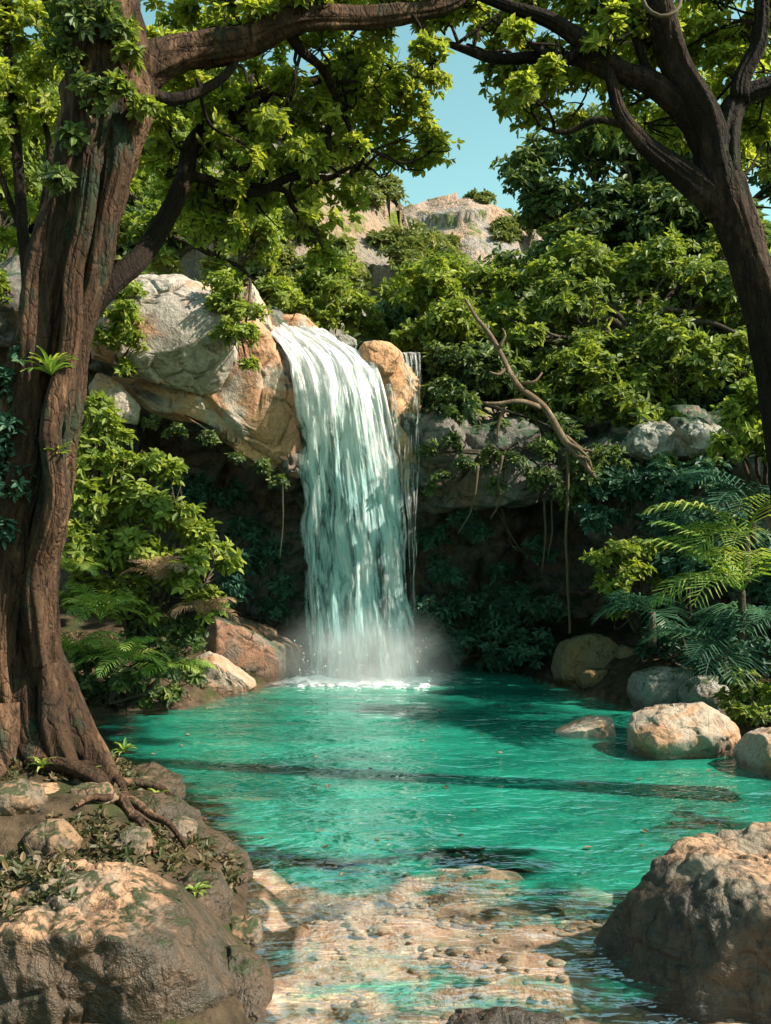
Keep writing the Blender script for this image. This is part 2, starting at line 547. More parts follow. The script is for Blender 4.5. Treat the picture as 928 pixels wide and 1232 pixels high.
def tube_geo(pts, rad, m=None, k=10, bark=0.12, wob=0.0, seed=0, freq=3.0):
    pts = np.asarray(pts, float)
    if m is None:
        m = max(6, int(np.linalg.norm(np.diff(pts, axis=0), axis=1).sum() / 0.06))
    c, r, q = spline(pts, rad, m)
    if wob:
        c = c + wob * np.stack([vnoise(np.stack([q * 1.7, np.full(m, j * 7.1 + seed), np.zeros(m)], 1), seed) for j in range(3)], 1) * np.minimum(1, q / max(q[-1], 1e-6) * 3)[:, None]
    t = norm(np.gradient(c, axis=0))
    u = np.zeros_like(t)
    ref = np.array([1.0, 0, 0]) if abs(t[0][0]) < 0.8 else np.array([0, 1.0, 0])
    u[0] = norm(ref - t[0] * ref.dot(t[0]))
    for i in range(1, m):
        w = u[i - 1] - t[i] * u[i - 1].dot(t[i])
        u[i] = norm(w)
    v = np.cross(t, u)
    a = np.linspace(0, 2 * np.pi, k, endpoint=False)
    ca, sa = np.cos(a), np.sin(a)
    rr = np.repeat(r[:, None], k, 1)
    if bark:
        pp = np.stack([np.tile(ca * freq, (m, 1)), np.tile(sa * freq, (m, 1)), np.repeat(q[:, None] * 1.2, k, 1)], -1).reshape(-1, 3)
        nz = fbm(pp, 3, seed).reshape(m, k)
        ridge = (1 - np.abs(vnoise(pp * (2.2, 2.2, 0.8) + 5, seed + 3))).reshape(m, k)
        rr = rr * (1 + bark * nz + bark * 0.7 * (ridge - 0.6))
        if k >= 40:
            fz = (1 - np.abs(fbm(pp * (3.6, 3.6, 1.5) + 11, 2, seed + 6))).reshape(m, k)
            rr = rr * (1 + bark * 0.75 * (np.clip(fz, 0, 1) ** 2 - 0.5))
    V = c[:, None, :] + rr[..., None] * (ca[None, :, None] * u[:, None, :] + sa[None, :, None] * v[:, None, :])
    V = V.reshape(-1, 3)
    f = grid_faces(m, k, True)
    V = np.concatenate([V, c[:1], c[-1:]])
    j = np.arange(k)
    c0 = np.stack([(j + 1) % k, j, np.full(k, m * k)], 1)
    c1 = np.stack([(m - 1) * k + j, (m - 1) * k + (j + 1) % k, np.full(k, m * k + 1)], 1)
    return V, f, np.concatenate([c0, c1])


def join(geos):
    V, Q, T, o = [], [], [], 0
    for v, q, t in geos:
        V.append(v)
        Q.append(q + o)
        T.append(t + o)
        o += len(v)
    return np.concatenate(V), [np.concatenate(Q), np.concatenate(T)]


def tube(name, pts, rad, mat, parent=None, **kw):
    v, q, t = tube_geo(pts, rad, **kw)
    return mesh(name, v, [q, t], mat, parent)


def pxpath(l):
    """list of (px, py, Y, width px) -> points, radii"""
    p = np.array([P(a, b, Y) for a, b, Y, w in l])
    r = np.array([w / 2 / F * Y for a, b, Y, w in l])
    return p, r


_ICO = {}


def ico(n):
    if n not in _ICO:
        bm = bmesh.new()
        bmesh.ops.create_icosphere(bm, subdivisions=n, radius=1)
        _ICO[n] = (np.array([v.co[:] for v in bm.verts]), np.array([[v.index for v in f.verts] for f in bm.faces]))
        bm.free()
    return _ICO[n]


def chips(v, n, lo, hi, seed, k=0.9):
    """knock flat facets off a lump"""
    rg = np.random.default_rng(seed + 900)
    for _ in range(n):
        d = norm(rg.normal(size=3))
        t = v @ d
        h = t.max() * rg.uniform(lo, hi)
        v = v - d * (np.maximum(t - h, 0) * k)[:, None]
    return v


def rock_geo(c, dims, seed, sub=6, planes=16, amp=0.10, rot=0.0, sharp=14.0, freq=1.6, crack=0.3):
    d, f = ico(sub)
    rg = np.random.default_rng(seed)
    n = norm(rg.normal(size=(planes, 3)))
    n = np.concatenate([n, np.eye(3), -np.eye(3)])
    h = np.concatenate([rg.uniform(0.72, 1.0, planes), np.full(6, 0.93)])
    dn = d @ n.T
    x = np.where(dn > 0.05, h / np.maximum(dn, 0.05), 9.0)
    r = -np.log(np.exp(-sharp * np.minimum(x, 3)).sum(1)) / sharp
    dims = np.asarray(dims, float)
    v = d * r[:, None] * dims
    s = float(np.mean(dims))
    nz = fbm(v / s * freq + seed * 3.1, 5, seed)
    f1, f2, idr = worley(v / s * freq * 1.3 + seed, seed)
    v = v + d * s * (amp * nz * 0.8 + amp * 0.9 * (idr - 0.5) - amp * crack * np.exp(-((f2 - f1) / 0.05) ** 2))[:, None]
    v = chips(v, 22, 0.86, 0.97, seed)
    v = v + d * s * 0.014 * fbm(v / s * 7, 3, seed + 2)[:, None]
    ca, sa = math.cos(rot), math.sin(rot)
    v = np.stack([v[:, 0] * ca - v[:, 1] * sa, v[:, 0] * sa + v[:, 1] * ca, v[:, 2]], 1)
    return v + np.asarray(c), f


def plane_rock_geo(c, planes, seed, sub=7, amp=0.05, sharp=38.0, freq=2.0, crack=0.25, nchip=60):
    d, f = ico(sub)
    n = norm(np.array([p[0] for p in planes], float))
    h = np.array([p[1] for p in planes], float)
    dn = d @ n.T
    x = np.where(dn > 0.03, h / np.maximum(dn, 0.03), 9.0)
    r = -np.log(np.exp(-sharp * np.minimum(x, 4)).sum(1)) / sharp
    v = d * r[:, None]
    s = float(np.mean(r))
    nz = fbm(v / s * freq + seed * 3.1, 6, seed)
    rid = 1 - np.abs(fbm(v / s * freq * (1.5, 1.5, 0.7) + seed, 4, seed + 4))
    f1, f2, idr = worley(v / s * freq * 1.1 + seed, seed)
    v = v + d * s * (amp * nz + amp * 0.9 * (idr - 0.5) + amp * 0.9 * (rid - 0.7) - amp * crack * np.exp(-((f2 - f1) / 0.05) ** 2))[:, None]
    v = chips(v, nchip, 0.88, 0.975, seed)
    v = v + d * s * 0.012 * fbm(v / s * 8, 4, seed + 2)[:, None]
    return v + np.asarray(c), f


def rock(name, label, c, dims, mat, seed, group=None, cat='boulder', **kw):
    v, f = rock_geo(c, dims, seed, **kw)
    return tag(recentre(mesh(name, v, [f], mat)), label, cat, group)


def outline_rock_geo(poly, Y, T, seed, e=0.42, sub=6, amp=0.07, tilt=0.0, freq=1.6, crack=0.3, cuts=9):
    """a rock whose front view follows an outline (px list), with its own depth T (half, metres) around distance Y"""
    pts = np.array([P(a, b, Y) for a, b in poly])
    c = np.array([(pts[:, 0].max() + pts[:, 0].min()) / 2, Y, (pts[:, 2].max() + pts[:, 2].min()) / 2])
    q = pts[:, [0, 2]] - c[[0, 2]]
    d, f = ico(sub)
    th = np.arctan2(d[:, 2], d[:, 0])
    # ray / polygon
    rho = np.full(len(d), 0.0)
    dx, dz = np.cos(th), np.sin(th)
    best = np.zeros(len(d))
    for i in range(len(q)):
        a, b = q[i], q[(i + 1) % len(q)]
        e1 = b - a
        den = dx * e1[1] - dz * e1[0]
        den = np.where(np.abs(den) < 1e-9, 1e-9, den)
        t = (a[0] * e1[1] - a[1] * e1[0]) / den
        s = (a[0] * dz - a[1] * dx) / den
        ok = (t > 0) & (s >= -1e-6) & (s <= 1 + 1e-6)
        best = np.where(ok & (t > best), t, best)
    rho = np.where(best > 0, best, np.median(best[best > 0]))
    cp = np.sqrt(d[:, 0] ** 2 + d[:, 2] ** 2)
    sp = d[:, 1]
    xr = rho * cp ** e
    v = np.stack([xr * dx, T * np.sign(sp) * np.abs(sp) ** 0.8, xr * dz], 1)
    rg = np.random.default_rng(seed + 500)
    ext = np.array([q[:, 0].max(), T, q[:, 1].max()])
    for k_ in range(cuts):
        nn_ = norm(np.array([rg.normal() * 0.8, -rg.uniform(0.2, 1.2), rg.normal() * 0.7 + 0.35]))
        hh = (ext * np.abs(nn_)).sum() * rg.uniform(0.50, 0.66)
        ov = v @ nn_ - hh
        v = v - nn_ * (np.where(ov > 0, ov, 0) * 0.88)[:, None]
    v[:, 1] += tilt * v[:, 2]
    s = float(np.mean(rho))
    nrm_ = norm(np.stack([dx * cp, sp * 1.0, dz * cp], 1))
    nz = fbm(v / s * freq + seed * 2.7, 5, seed)
    f1, f2, idr = worley(v / s * freq * 1.25 + seed, seed)
    v = v + nrm_ * s * (amp * nz * 0.8 + amp * 1.1 * (idr - 0.5) - amp * crack * np.exp(-((f2 - f1) / 0.05) ** 2))[:, None]
    v = chips(v, 26, 0.88, 0.975, seed)
    v = v + nrm_ * s * 0.014 * fbm(v / s * 7, 3, seed + 2)[:, None]
    return v + c, f


def outline_rock(name, label, poly, Y, T, mat, seed, group=None, cat='boulder', **kw):
    v, f = outline_rock_geo(poly, Y, T, seed, **kw)
    return tag(recentre(mesh(name, v, [f], mat)), label, cat, group)


# ------------------------------------------------------------------ foliage
def leaf_geo(pos, axis, size, per=6, th=(45, 105), wid=0.46, droop=0.15, rg=RNG):
    """rosettes of leaves at pos, opening round axis"""
    n = len(pos)
    axis = norm(axis)
    ref = np.where(np.abs(axis[:, 2:3]) < 0.9, np.array([[0, 0, 1.0]]), np.array([[1.0, 0, 0]]))
    u = norm(np.cross(axis, ref))
    v = np.cross(axis, u)
    N = n * per
    ph = (np.arange(per)[None, :] * 2.399 + rg.uniform(0, 6.28, (n, 1)) + rg.normal(0, 0.3, (n, per))).ravel()
    tt = np.radians(rg.uniform(th[0], th[1], N))
    A = np.repeat(axis, per, 0)
    U = np.repeat(u, per, 0)
    Vv = np.repeat(v, per, 0)
    d = A * np.cos(tt)[:, None] + (U * np.cos(ph)[:, None] + Vv * np.sin(ph)[:, None]) * np.sin(tt)[:, None]
    d[:, 2] -= droop
    d = norm(d)
    nn = norm(A - d * (A * d).sum(1)[:, None] + 0.25 * rg.normal(size=(N, 3)))
    nn = norm(nn - d * (nn * d).sum(1)[:, None])
    sd = np.cross(d, nn)
    L = (np.repeat(size if np.ndim(size) else np.full(n, size), per) * rg.uniform(0.65, 1.25, N))[:, None]
    b = np.repeat(pos, per, 0) + d * L * 0.08
    w = L * wid * 0.5
    up = nn * L * 0.07
    V = np.stack([b,
                  b + d * L * 0.35 - sd * w + up,
                  b + d * L * 0.72 - sd * w * 0.8 + up * 0.2,
                  b + d * L - nn * L * 0.16,
                  b + d * L * 0.72 + sd * w * 0.8 + up * 0.2,
                  b + d * L * 0.35 + sd * w + up], 1).reshape(-1, 3)
    o = (np.arange(N) * 6)[:, None]
    q = np.concatenate([o + np.array([[0, 1, 2, 3]]), o + np.array([[0, 3, 4, 5]])])
    tw = rg.uniform(0, 1, n)
    r = np.clip(0.55 * np.repeat(tw, per) + 0.45 * rg.uniform(0, 1, N), 0, 1)
    return V, q, np.repeat(r, 6)


def puff_twigs(puffs, leaf, dens=1.0, sub=0.46, flat=0.82, rg=RNG):
    """puffs: list of (centre, radius) in metres -> twig positions and axes; every puff is broken into small clumps"""
    pos, ax = [], []
    for c, r in puffs:
        c = np.asarray(c, float)
        ns = max(7, int(17 * (r / 0.6) ** 0.5))
        d = norm(rg.normal(size=(ns, 3)))
        d[:, 2] = np.where(d[:, 2] < -0.5, -d[:, 2], d[:, 2])
        sc_ = c + d * r * rg.uniform(0.25, 1.05, (ns, 1)) * (1, 1, 0.85)
        sr = r * sub * rg.uniform(0.45, 1.35, ns)
        for k in range(ns):
            nt = max(5, int(dens * 5.0 * sr[k] ** 2 / leaf ** 2))
            e = norm(rg.normal(size=(nt, 3)))
            e[:, 2] = np.where((e[:, 2] < -0.2) & (rg.uniform(size=nt) < 0.6), -e[:, 2], e[:, 2])
            rad = sr[k] * rg.uniform(0, 1, (nt, 1)) ** 0.45 * (1 + 0.35 * vnoise(e * 1.8 + 31 * k + c, 5))[:, None]
            pos.append(sc_[k] + e * rad * (1, 1, flat))
            ax.append(norm(e * 0.75 + d[k] * 0.4 + np.array([0, 0, 0.65]) + 0.35 * rg.normal(size=(nt, 3))))
    return np.concatenate(pos), np.concatenate(ax)


def foliage(name, puffs, leaf, mat, parent=None, dens=1.0, per=6, sub=0.46, flat=0.82, wid=0.46, droop=0.15, th=(45, 105)):
    pos, ax = puff_twigs(puffs, leaf, dens, sub, flat)
    v, q, r = leaf_geo(pos, ax, leaf, per, th, wid, droop)
    return mesh(name, v, [q], mat, parent, False, {'rnd': r})


def pxpuffs(l):
    """(px, py, radius px, Y)"""
    return [(P(a, b, Y), r / F * Y) for a, b, r, Y in l]


def limbs_to(puffs, base, rad, seed, rg=RNG):
    """branch tubes from a point on the trunk into every puff"""
    g = []
    for i, (c, r) in enumerate(puffs):
        c = np.asarray(c)
        m1 = base + (c - base) * 0.4 + rg.normal(0, 0.10, 3) + (0, 0, 0.12)
        m2 = base + (c - base) * 0.75 + rg.normal(0, 0.10, 3)
        g.append(tube_geo([base, m1, m2, c], [rad, rad * 0.75, rad * 0.45, rad * 0.2], k=7, bark=0.1, seed=seed + i))
        for j in range(4):
            e = c + norm(rg.normal(size=3)) * r * 0.85
            g.append(tube_geo([m2, (m2 + e) / 2 + rg.normal(0, 0.06, 3), e], [rad * 0.4, rad * 0.25, rad * 0.1], k=5, bark=0, seed=seed + i))
    return g


def tree(name, label, base, fork, w, puffs, leaf, mat, bark, seed, dens=1.0, cat='tree', group=None, **kw):
    base, fork = np.asarray(base), np.asarray(fork)
    jr = np.random.default_rng(seed + 50)
    puffs = [(np.asarray(c) + jr.normal(0, 0.42, 3) * r, r * jr.uniform(0.72, 1.25)) for c, r in puffs]
    t = thing(name, label, cat, base, group)
    mid = (base + fork) / 2 + np.random.default_rng(seed).normal(0, 0.12, 3)
    tube('trunk', [base - (0, 0, 0.3), base, mid, fork], [w * 1.4, w * 1.1, w * 0.85, w * 0.65], bark, t, k=14, bark=0.12, seed=seed)
    v, f = join(limbs_to(puffs, fork, w * 0.45, seed))
    mesh('branches', v, f, bark, t)
    foliage('crown', puffs, leaf, mat, t, dens, **kw)
    return t


def bush(name, label, puffs, leaf, mat, base=None, seed=1, dens=1.0, cat='shrub', group=None, stems=True, **kw):
    cs = np.array([c for c, r in puffs])
    if base is None:
        base = cs.mean(0)
        base[2] = min(c[2] - r for c, r in puffs)
    base = np.asarray(base)
    t = thing(name, label, cat, base, group)
    if stems:
        v, f = join(limbs_to(puffs, base, 0.03, seed))
        mesh('stems', v, f, BARK_M, t)
    foliage('foliage', puffs, leaf, mat, t, dens, **kw)
    return t


def frond_geo(base, az, el, L, droop, nl=22, ll=0.24, w=0.024, rg=RNG):
    """one feather leaf: rib and two rows of narrow leaflets"""
    m = 14
    s = np.linspace(0, 1, m)
    hd = np.array([math.cos(az), math.sin(az), 0])
    ang = el - droop * s ** 1.3
    st = np.stack([np.cos(ang)[:, None] * hd[None, :][:, k] if False else np.cos(ang) * hd[k] for k in range(2)] + [np.sin(ang)], 1)
    c = base + np.concatenate([[np.zeros(3)], np.cumsum(st[:-1], 0)]) * (L / (m - 1))
    rv, rq, rt = tube_geo(c, np.linspace(0.011, 0.003, m) * (L / 0.9), m=m, k=5, bark=0)
    side = np.array([-math.sin(az), math.cos(az), 0])
    V, Q, o = [], [], 0
    ss = np.linspace(0.16, 0.99, nl)
    for sgn in (-1, 1):
        ps = np.stack([np.interp(ss, s, c[:, k]) for k in range(3)], 1)
        tg = norm(np.stack([np.interp(ss, s, st[:, k]) for k in range(3)], 1))
        up = np.cross(side, tg) * -1
        up = np.where(up[:, 2:3] < 0, -up, up)
        le = ll * (np.sin(np.clip(ss * 0.9 + 0.12, 0, 1) * np.pi) ** 0.6 * 0.85 + 0.15) * rg.uniform(0.85, 1.12, nl)
        fw = np.interp(ss, [0, 1], [0.35, 1.1])
        d = norm(side * sgn + tg * fw[:, None] + up * 0.25 + rg.normal(0, 0.06, (nl, 3)))
        n = norm(np.cross(d, tg) * sgn)
        d2 = norm(d - np.array([0, 0, 0.6]))
        wv = tg * w
        a = ps
        b = ps + d * le[:, None] * 0.5
        e = b + d2 * le[:, None] * 0.5
        v = np.stack([a - wv * 0.3, a + wv * 0.3, b + wv * 0.55, e + wv * 0.05, e - wv * 0.05, b - wv * 0.55], 1).reshape(-1, 3)
        i = (np.arange(nl) * 6)[:, None]
        V.append(v)
        Q.append(np.concatenate([i + np.array([[0, 1, 2, 5]]), i + np.array([[5, 2, 3, 4]])]) + o)
        o += len(v)
    V = np.concatenate(V)
    Q = np.concatenate(Q)
    allv = np.concatenate([rv, V])
    r = np.concatenate([np.full(len(rv), 0.35), np.repeat(np.clip(rg.uniform(0.15, 0.85) + rg.normal(0, 0.12, nl * 2), 0, 1), 6)])
    return allv, [np.concatenate([rq, Q + len(rv)]), rt], r


def fern(name, label, base, L, n, mat, seed, el=(0.5, 1.2), droop=(1.2, 2.0), az=None, nl=22, ll=0.24, w=0.024, stem=0.0, cat='fern', group=None):
    rg = np.random.default_rng(seed)
    base = np.asarray(base, float)
    t = thing(name, label, cat, base, group)
    top = base + (0, 0, stem)
    if stem > 0:
        tube('stem', [base - (0, 0, 0.3), (base + top) / 2, top + (0, 0, 0.02)], [0.05, 0.04, 0.035], BARK_M, t, k=10, seed=seed)
    for i in range(n):
        a = (az[0] + (az[1] - az[0]) * (i + rg.uniform(0.1, 0.9)) / n) if az else i * 2.399 + rg.uniform(-0.3, 0.3)
        v, f, r = frond_geo(top, a, rg.uniform(*el), L * rg.uniform(0.75, 1.15), rg.uniform(*droop), nl, ll, w, rg)
        mesh('frond', v, f, mat, t, False, {'rnd': r})
    return t


def strap_geo(base, n, L, w, rg, up=1.0, tilt=np.array([0, 0, 0])):
    V, Q, Rr, o = [], [], [], 0
    m = 6
    for i in range(n):
        az = i * 2.399 + rg.uniform(-0.3, 0.3)
        el = rg.uniform(0.3, 1.25) * up
        l = L * rg.uniform(0.7, 1.15)
        s = np.linspace(0, 1, m)
        ang = el - 1.5 * s ** 1.4
        st = np.stack([np.cos(ang) * math.cos(az), np.cos(ang) * math.sin(az), np.sin(ang)], 1) + tilt
        c = base + np.concatenate([[np.zeros(3)], np.cumsum(st[:-1], 0)]) * l / (m - 1)
        sd = np.array([-math.sin(az), math.cos(az), 0])
        ww = w * np.array([0.6, 1, 1, 0.8, 0.45, 0.05])
        a = c - sd * ww[:, None] * 0.5 + (0, 0, w * 0.2)
        b = c
        d = c + sd * ww[:, None] * 0.5 + (0, 0, w * 0.2)
        V.append(np.stack([a, b, d], 1).reshape(-1, 3))
        Q.append(grid_faces(m, 3) + o)
        Rr.append(np.full(m * 3, rg.uniform(0.1, 1)))
        o += m * 3
    return np.concatenate(V), np.concatenate(Q), np.concatenate(Rr)


def strap_plant(name, label, base, n, L, w, mat, seed, cat='plant', group=None, tilt=(0, 0, 0)):
    v, q, r = strap_geo(np.asarray(base, float), n, L, w, np.random.default_rng(seed), 1.0, np.asarray(tilt, float))
    return tag(recentre(mesh(name, v, [q], mat, None, False, {'rnd': r})), label, cat, group)


# ================================================================== SETTING
# ---- pool outline on the ground plan
shore = [(-0.95, 2.3), (-0.62, 4.4), tuple(W(300, 1110)), tuple(W(300, 1052)), tuple(W(215, 966)), tuple(W(135, 914)),
         tuple(W(100, 872)), tuple(W(100, 854)), tuple(W(215, 850)), tuple(W(300, 826)), tuple(W(372, 813)),
         (-1.2, 14.6), (0.4, 15.0), (2.0, 14.5), tuple(W(668, 818)), tuple(W(765, 850)), tuple(W(850, 852)),
         tuple(W(930, 905)), (4.9, 7.6), (5.2, 6.2), (4.5, 4.5), (4.0, 2.3)]
shore = np.array(shore)


def pool_sd(x, y):
    """signed distance to the shoreline, positive in the pool"""
    p = np.stack([x, y], 1)
    d = np.full(len(p), 1e9)
    ins = np.zeros(len(p), bool)
    for i in range(len(shore)):
        a, b = shore[i], shore[(i + 1) % len(shore)]
        e = b - a
        w = p - a
        t = np.clip((w @ e) / (e @ e), 0, 1)
        d = np.minimum(d, np.linalg.norm(w - t[:, None] * e, axis=1))
        c = ((a[1] > p[:, 1]) != (b[1] > p[:, 1])) & (p[:, 0] < (b[0] - a[0]) * (p[:, 1] - a[1]) / (b[1] - a[1] + 1e-12) + a[0])
        ins ^= c
    return np.where(ins, d, -d)


def ground_z(x, y):
    sd = pool_sd(x, y)
    n = fbm(np.stack([x * 0.9, y * 0.9, 0 * x], 1), 4, 3)
    out = np.maximum(-sd, 0)
    z = 0.75 * (1 - np.exp(-out * 1.1)) + 0.20 * np.maximum(out - 1.8, 0) * (np.abs(x) > 0.5)
    z = np.minimum(z, 3.5)
    z = z + 0.09 * n * np.minimum(out * 2, 1)
    z = z * smooth(4.6, 5.4, y) + np.minimum(z, 0.12) * (1 - smooth(4.6, 5.4, y))
    # the plateau behind the cliff
    ztop = np.interp(x, [-12, -4, -1, 1, 12], [6.2, 5.6, 4.6, 3.6, 3.4])
    k = smooth(17.3, 18.6, y)
    plat = ztop + 0.10 * np.clip(y - 18, 0, 60) + 0.4 * n
    z = z * (1 - k) + plat * k
    z = z - 0.0 * x
    dep_y = np.interp(y, [2.3, 4.2, 5.2, 6.0, 7.0, 8.5], [0.08, 0.13, 0.17, 0.29, 0.62, 1.6])
    nn = fbm(np.stack([x * 1.3 + 4, y * 2.2, 0 * x + 8], 1), 3, 8)
    dep_y = np.maximum(dep_y * (1 + 0.65 * nn * (y < 7.5)) + 0.06 * nn * smooth(5, 6, y) * (y < 7), 0.03)
    for sx, sy, sr in ((1.02, 5.75, 0.26), (1.42, 5.62, 0.24), (-0.18, 6.25, 0.2), (0.55, 6.0, 0.25), (-0.35, 5.45, 0.3), (0.1, 5.8, 0.22), (1.5, 7.2, 0.2)):
        gg = np.exp(-(((x - sx) / (sr * 1.5)) ** 2 + ((y - sy) / sr) ** 2))
        dep_y = dep_y * (1 - 0.62 * gg) + 0.04 * gg
    dep = np.minimum(dep_y, 0.02 + 0.85 * np.maximum(sd, 0))
    return np.where(sd > 0, -dep, z), sd


def axis_samples(a, b, core0, core1, step, far):
    c = np.arange(core0, core1, step)
    k1 = core1 + np.cumsum(np.geomspace(step, far, 40))
    k0 = core0 - np.cumsum(np.geomspace(step, far, 40))[::-1]
    s = np.concatenate([k0, c, k1])
    return s[(s >= a) & (s <= b)]


xs = axis_samples(-400, 400, -6, 6, 0.07, 60)
ys = axis_samples(-100, 700, 1.5, 19, 0.07, 60)
X, Yg = np.meshgrid(xs, ys, indexing='ij')
gz, gsd = ground_z(X.ravel(), Yg.ravel())
gv = np.stack([X.ravel(), Yg.ravel(), gz], 1)
bed = np.clip(np.where(gsd > 0, 0.12 + np.clip(-gz, 0, 1) * 0.9, np.where((gz < 0.03), 0.06, 0.0)), 0, 1)
bed = np.where((gv[:, 0] < -0.52 + 0.12 * vnoise(gv * 3, 5)) & (gv[:, 1] < 6.2) & (gz > -0.13), 0, bed)
bed = np.where((gv[:, 1] > 7.0) & (gsd > 0), np.where(gz > -0.12, 0.02, 0.7), np.where(gv[:, 1] > 7.0, 0, bed))
g = mesh('ground', gv, [grid_faces(len(xs), len(ys))], ground_mat(), None, True, {'bed': bed})
struct(g)

# ---- pool water (one sheet a little wider than the shoreline, the banks stand above it)
xs = np.arange(-5.2, 6.0, 0.06)
ys = np.arange(1.9, 15.6, 0.06)
X, Yg = np.meshgrid(xs, ys, indexing='ij')
x, y = X.ravel(), Yg.ravel()
gz, gsd = ground_z(x, y)
foot = np.stack([np.clip(x, -1.1, 0.45), np.full_like(x, 13.2)], 1)
df = np.hypot(x - foot[:, 0], (y - foot[:, 1]))
foam = np.exp(-(df / 0.75) ** 1.1)
wz = 0.006 * vnoise(np.stack([x * 2.0, y * 4, 0 * x], 1), 4) + 0.06 * np.exp(-(df / 0.5) ** 2) * vnoise(np.stack([x * 7, y * 7, 0 * x], 1), 6)
wv = np.stack([x, y, wz], 1)
fc = grid_faces(len(xs), len(ys))
keep = (gsd[fc] > -0.35).any(1)
water = mesh('pool_water', wv, [fc[keep]], water_mat(), None, True, {'depth': np.clip(-gz, 0, 2), 'foam': foam})
struct(water)

# ---- cliff: one loft of profiles from the plateau over the brow, under the overhang, down the back of the hollow
Yc = 13.5
cx = np.concatenate([np.arange(-14, -5, 0.12), np.arange(-5, 5, 0.045), np.arange(5, 14, 0.12)])


def pxX(px):
    return (px - CX) / F * Yc


def pxZ(py):
    return H + (CY - py) / F * Yc


zt = np.interp(cx, [-14, pxX(100), pxX(160), pxX(300), pxX(330), pxX(358), pxX(440), pxX(480), pxX(500), pxX(512), pxX(560), pxX(700), pxX(860), 14],
               [6.0, pxZ(340), pxZ(345), pxZ(365), pxZ(410), pxZ(425), pxZ(450), pxZ(440), pxZ(430), pxZ(500), pxZ(520), pxZ(520), pxZ(520), 3.6])
zo = np.interp(cx, [-14, pxX(60), pxX(115), pxX(200), pxX(250), pxX(300), pxX(352), pxX(375), pxX(480), pxX(505), pxX(600), pxX(680), pxX(760), pxX(900), 14],
               [3.0, pxZ(440), pxZ(455), pxZ(495), pxZ(505), pxZ(545), pxZ(580), pxZ(560), pxZ(570), pxZ(606), pxZ(606), pxZ(604), pxZ(650), 0.6, 0.4])
ye = np.interp(cx, [-14, -5, -4, -1.5, -1.3, -1.0, 0.2, 0.4, 0.8, 2.6, 4, 8, 14], [10.2, 12.6, 13.2, 13.25, 13.3, 13.75, 13.75, 13.45, 13.3, 13.3, 12.9, 10.5, 9.0])
dp = np.interp(cx, [-14, -5, -3.6, -1, 3, 4.2, 6, 14], [0.5, 0.8, 2.6, 2.2, 2.4, 1.2, 0.4, 0.3])
prof = []
for i in range(len(cx)):
    a, t_, o_, d_ = ye[i], zt[i], zo[i], dp[i]
    o_ = min(o_, t_ - 0.35)
    prof.append(np.array([[a + 7.0, t_ + 0.6], [a + 2.0, t_ + 0.15], [a + 0.45, t_], [a + 0.1, t_ - 0.18], [a, (t_ * 0.6 + o_ * 0.4)],
                          [a - 0.02, o_ + 0.16], [a + 0.1, o_], [a + 0.35 * d_, o_ + 0.02], [a + 0.75 * d_, o_ - 0.15], [a + d_, o_ * 0.7], [a + d_ * 1.02, o_ * 0.35], [a + d_ * 0.95, 0.05], [a + d_ * 0.7, -1.2]]))
npf = 230
cv = []
for i in range(len(cx)):
    p3 = np.concatenate([np.full((13, 1), cx[i]), prof[i]], 1)
    c_, _, _ = spline(p3, np.ones(13), npf)
    cv.append(c_)
cv = np.array(cv).reshape(-1, 3)
gu = cv.reshape(len(cx), npf, 3)
nrm_c = norm(np.cross(np.gradient(gu, axis=1), np.gradient(gu, axis=0))).reshape(-1, 3)
if nrm_c.reshape(len(cx), npf, 3)[len(cx) // 2, 60][1] > 0:
    nrm_c = -nrm_c
f1, f2, idr = worley(cv * (0.8, 0.8, 1.15) + 3, 21)
g1, g2, idg = worley(cv * (2.2, 2.2, 3.4) + 9, 22)
disp = 0.42 * (idr - 0.5) + 0.16 * (idg - 0.5) + 0.16 * fbm(cv * 1.1, 5, 23) - 0.14 * np.exp(-((f2 - f1) / 0.06) ** 2) - 0.05 * np.exp(-((g2 - g1) / 0.06) ** 2)
cv = cv + nrm_c * disp[:, None]
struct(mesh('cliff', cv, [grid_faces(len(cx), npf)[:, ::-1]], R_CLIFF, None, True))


# ---- hills
def hill(name, Yh, sil, depth, mat, seed, amp):
    s = np.array([P(a, b, Yh) for a, b in sil])
    hx = np.linspace(s[0, 0], s[-1, 0], 220)
    top = np.interp(hx, s[:, 0], s[:, 2])
    v = np.linspace(-1, 1, 120)
    Xh, Vh = np.meshgrid(hx, v, indexing='ij')
    T = np.repeat(top[:, None], 120, 1)
    Z = -1 + (T + 1) * (1 - np.abs(Vh) ** 1.35) + 0
    Yy = Yh + Vh * depth
    p = np.stack([Xh.ravel(), Yy.ravel(), Z.ravel()], 1)
    n = fbm(p / amp * 0.35, 5, seed)
    rid = 1 - np.abs(fbm(p / amp * 0.22 + 4, 4, seed + 5))
    p[:, 2] += amp * (0.35 * n + 0.3 * (rid - 0.7))
    f1_, f2_, id_ = worley(p / amp * (0.55, 0.55, 1.1), seed)
    p[:, 2] += amp * 0.55 * (id_ - 0.5) * np.clip(1.2 - np.abs(Vh.ravel()), 0, 1)
    p[:, 1] += amp * 0.5 * n - amp * 0.5 * id_
    return struct(mesh(name, p, [grid_faces(220, 120)], mat, None, True)), p


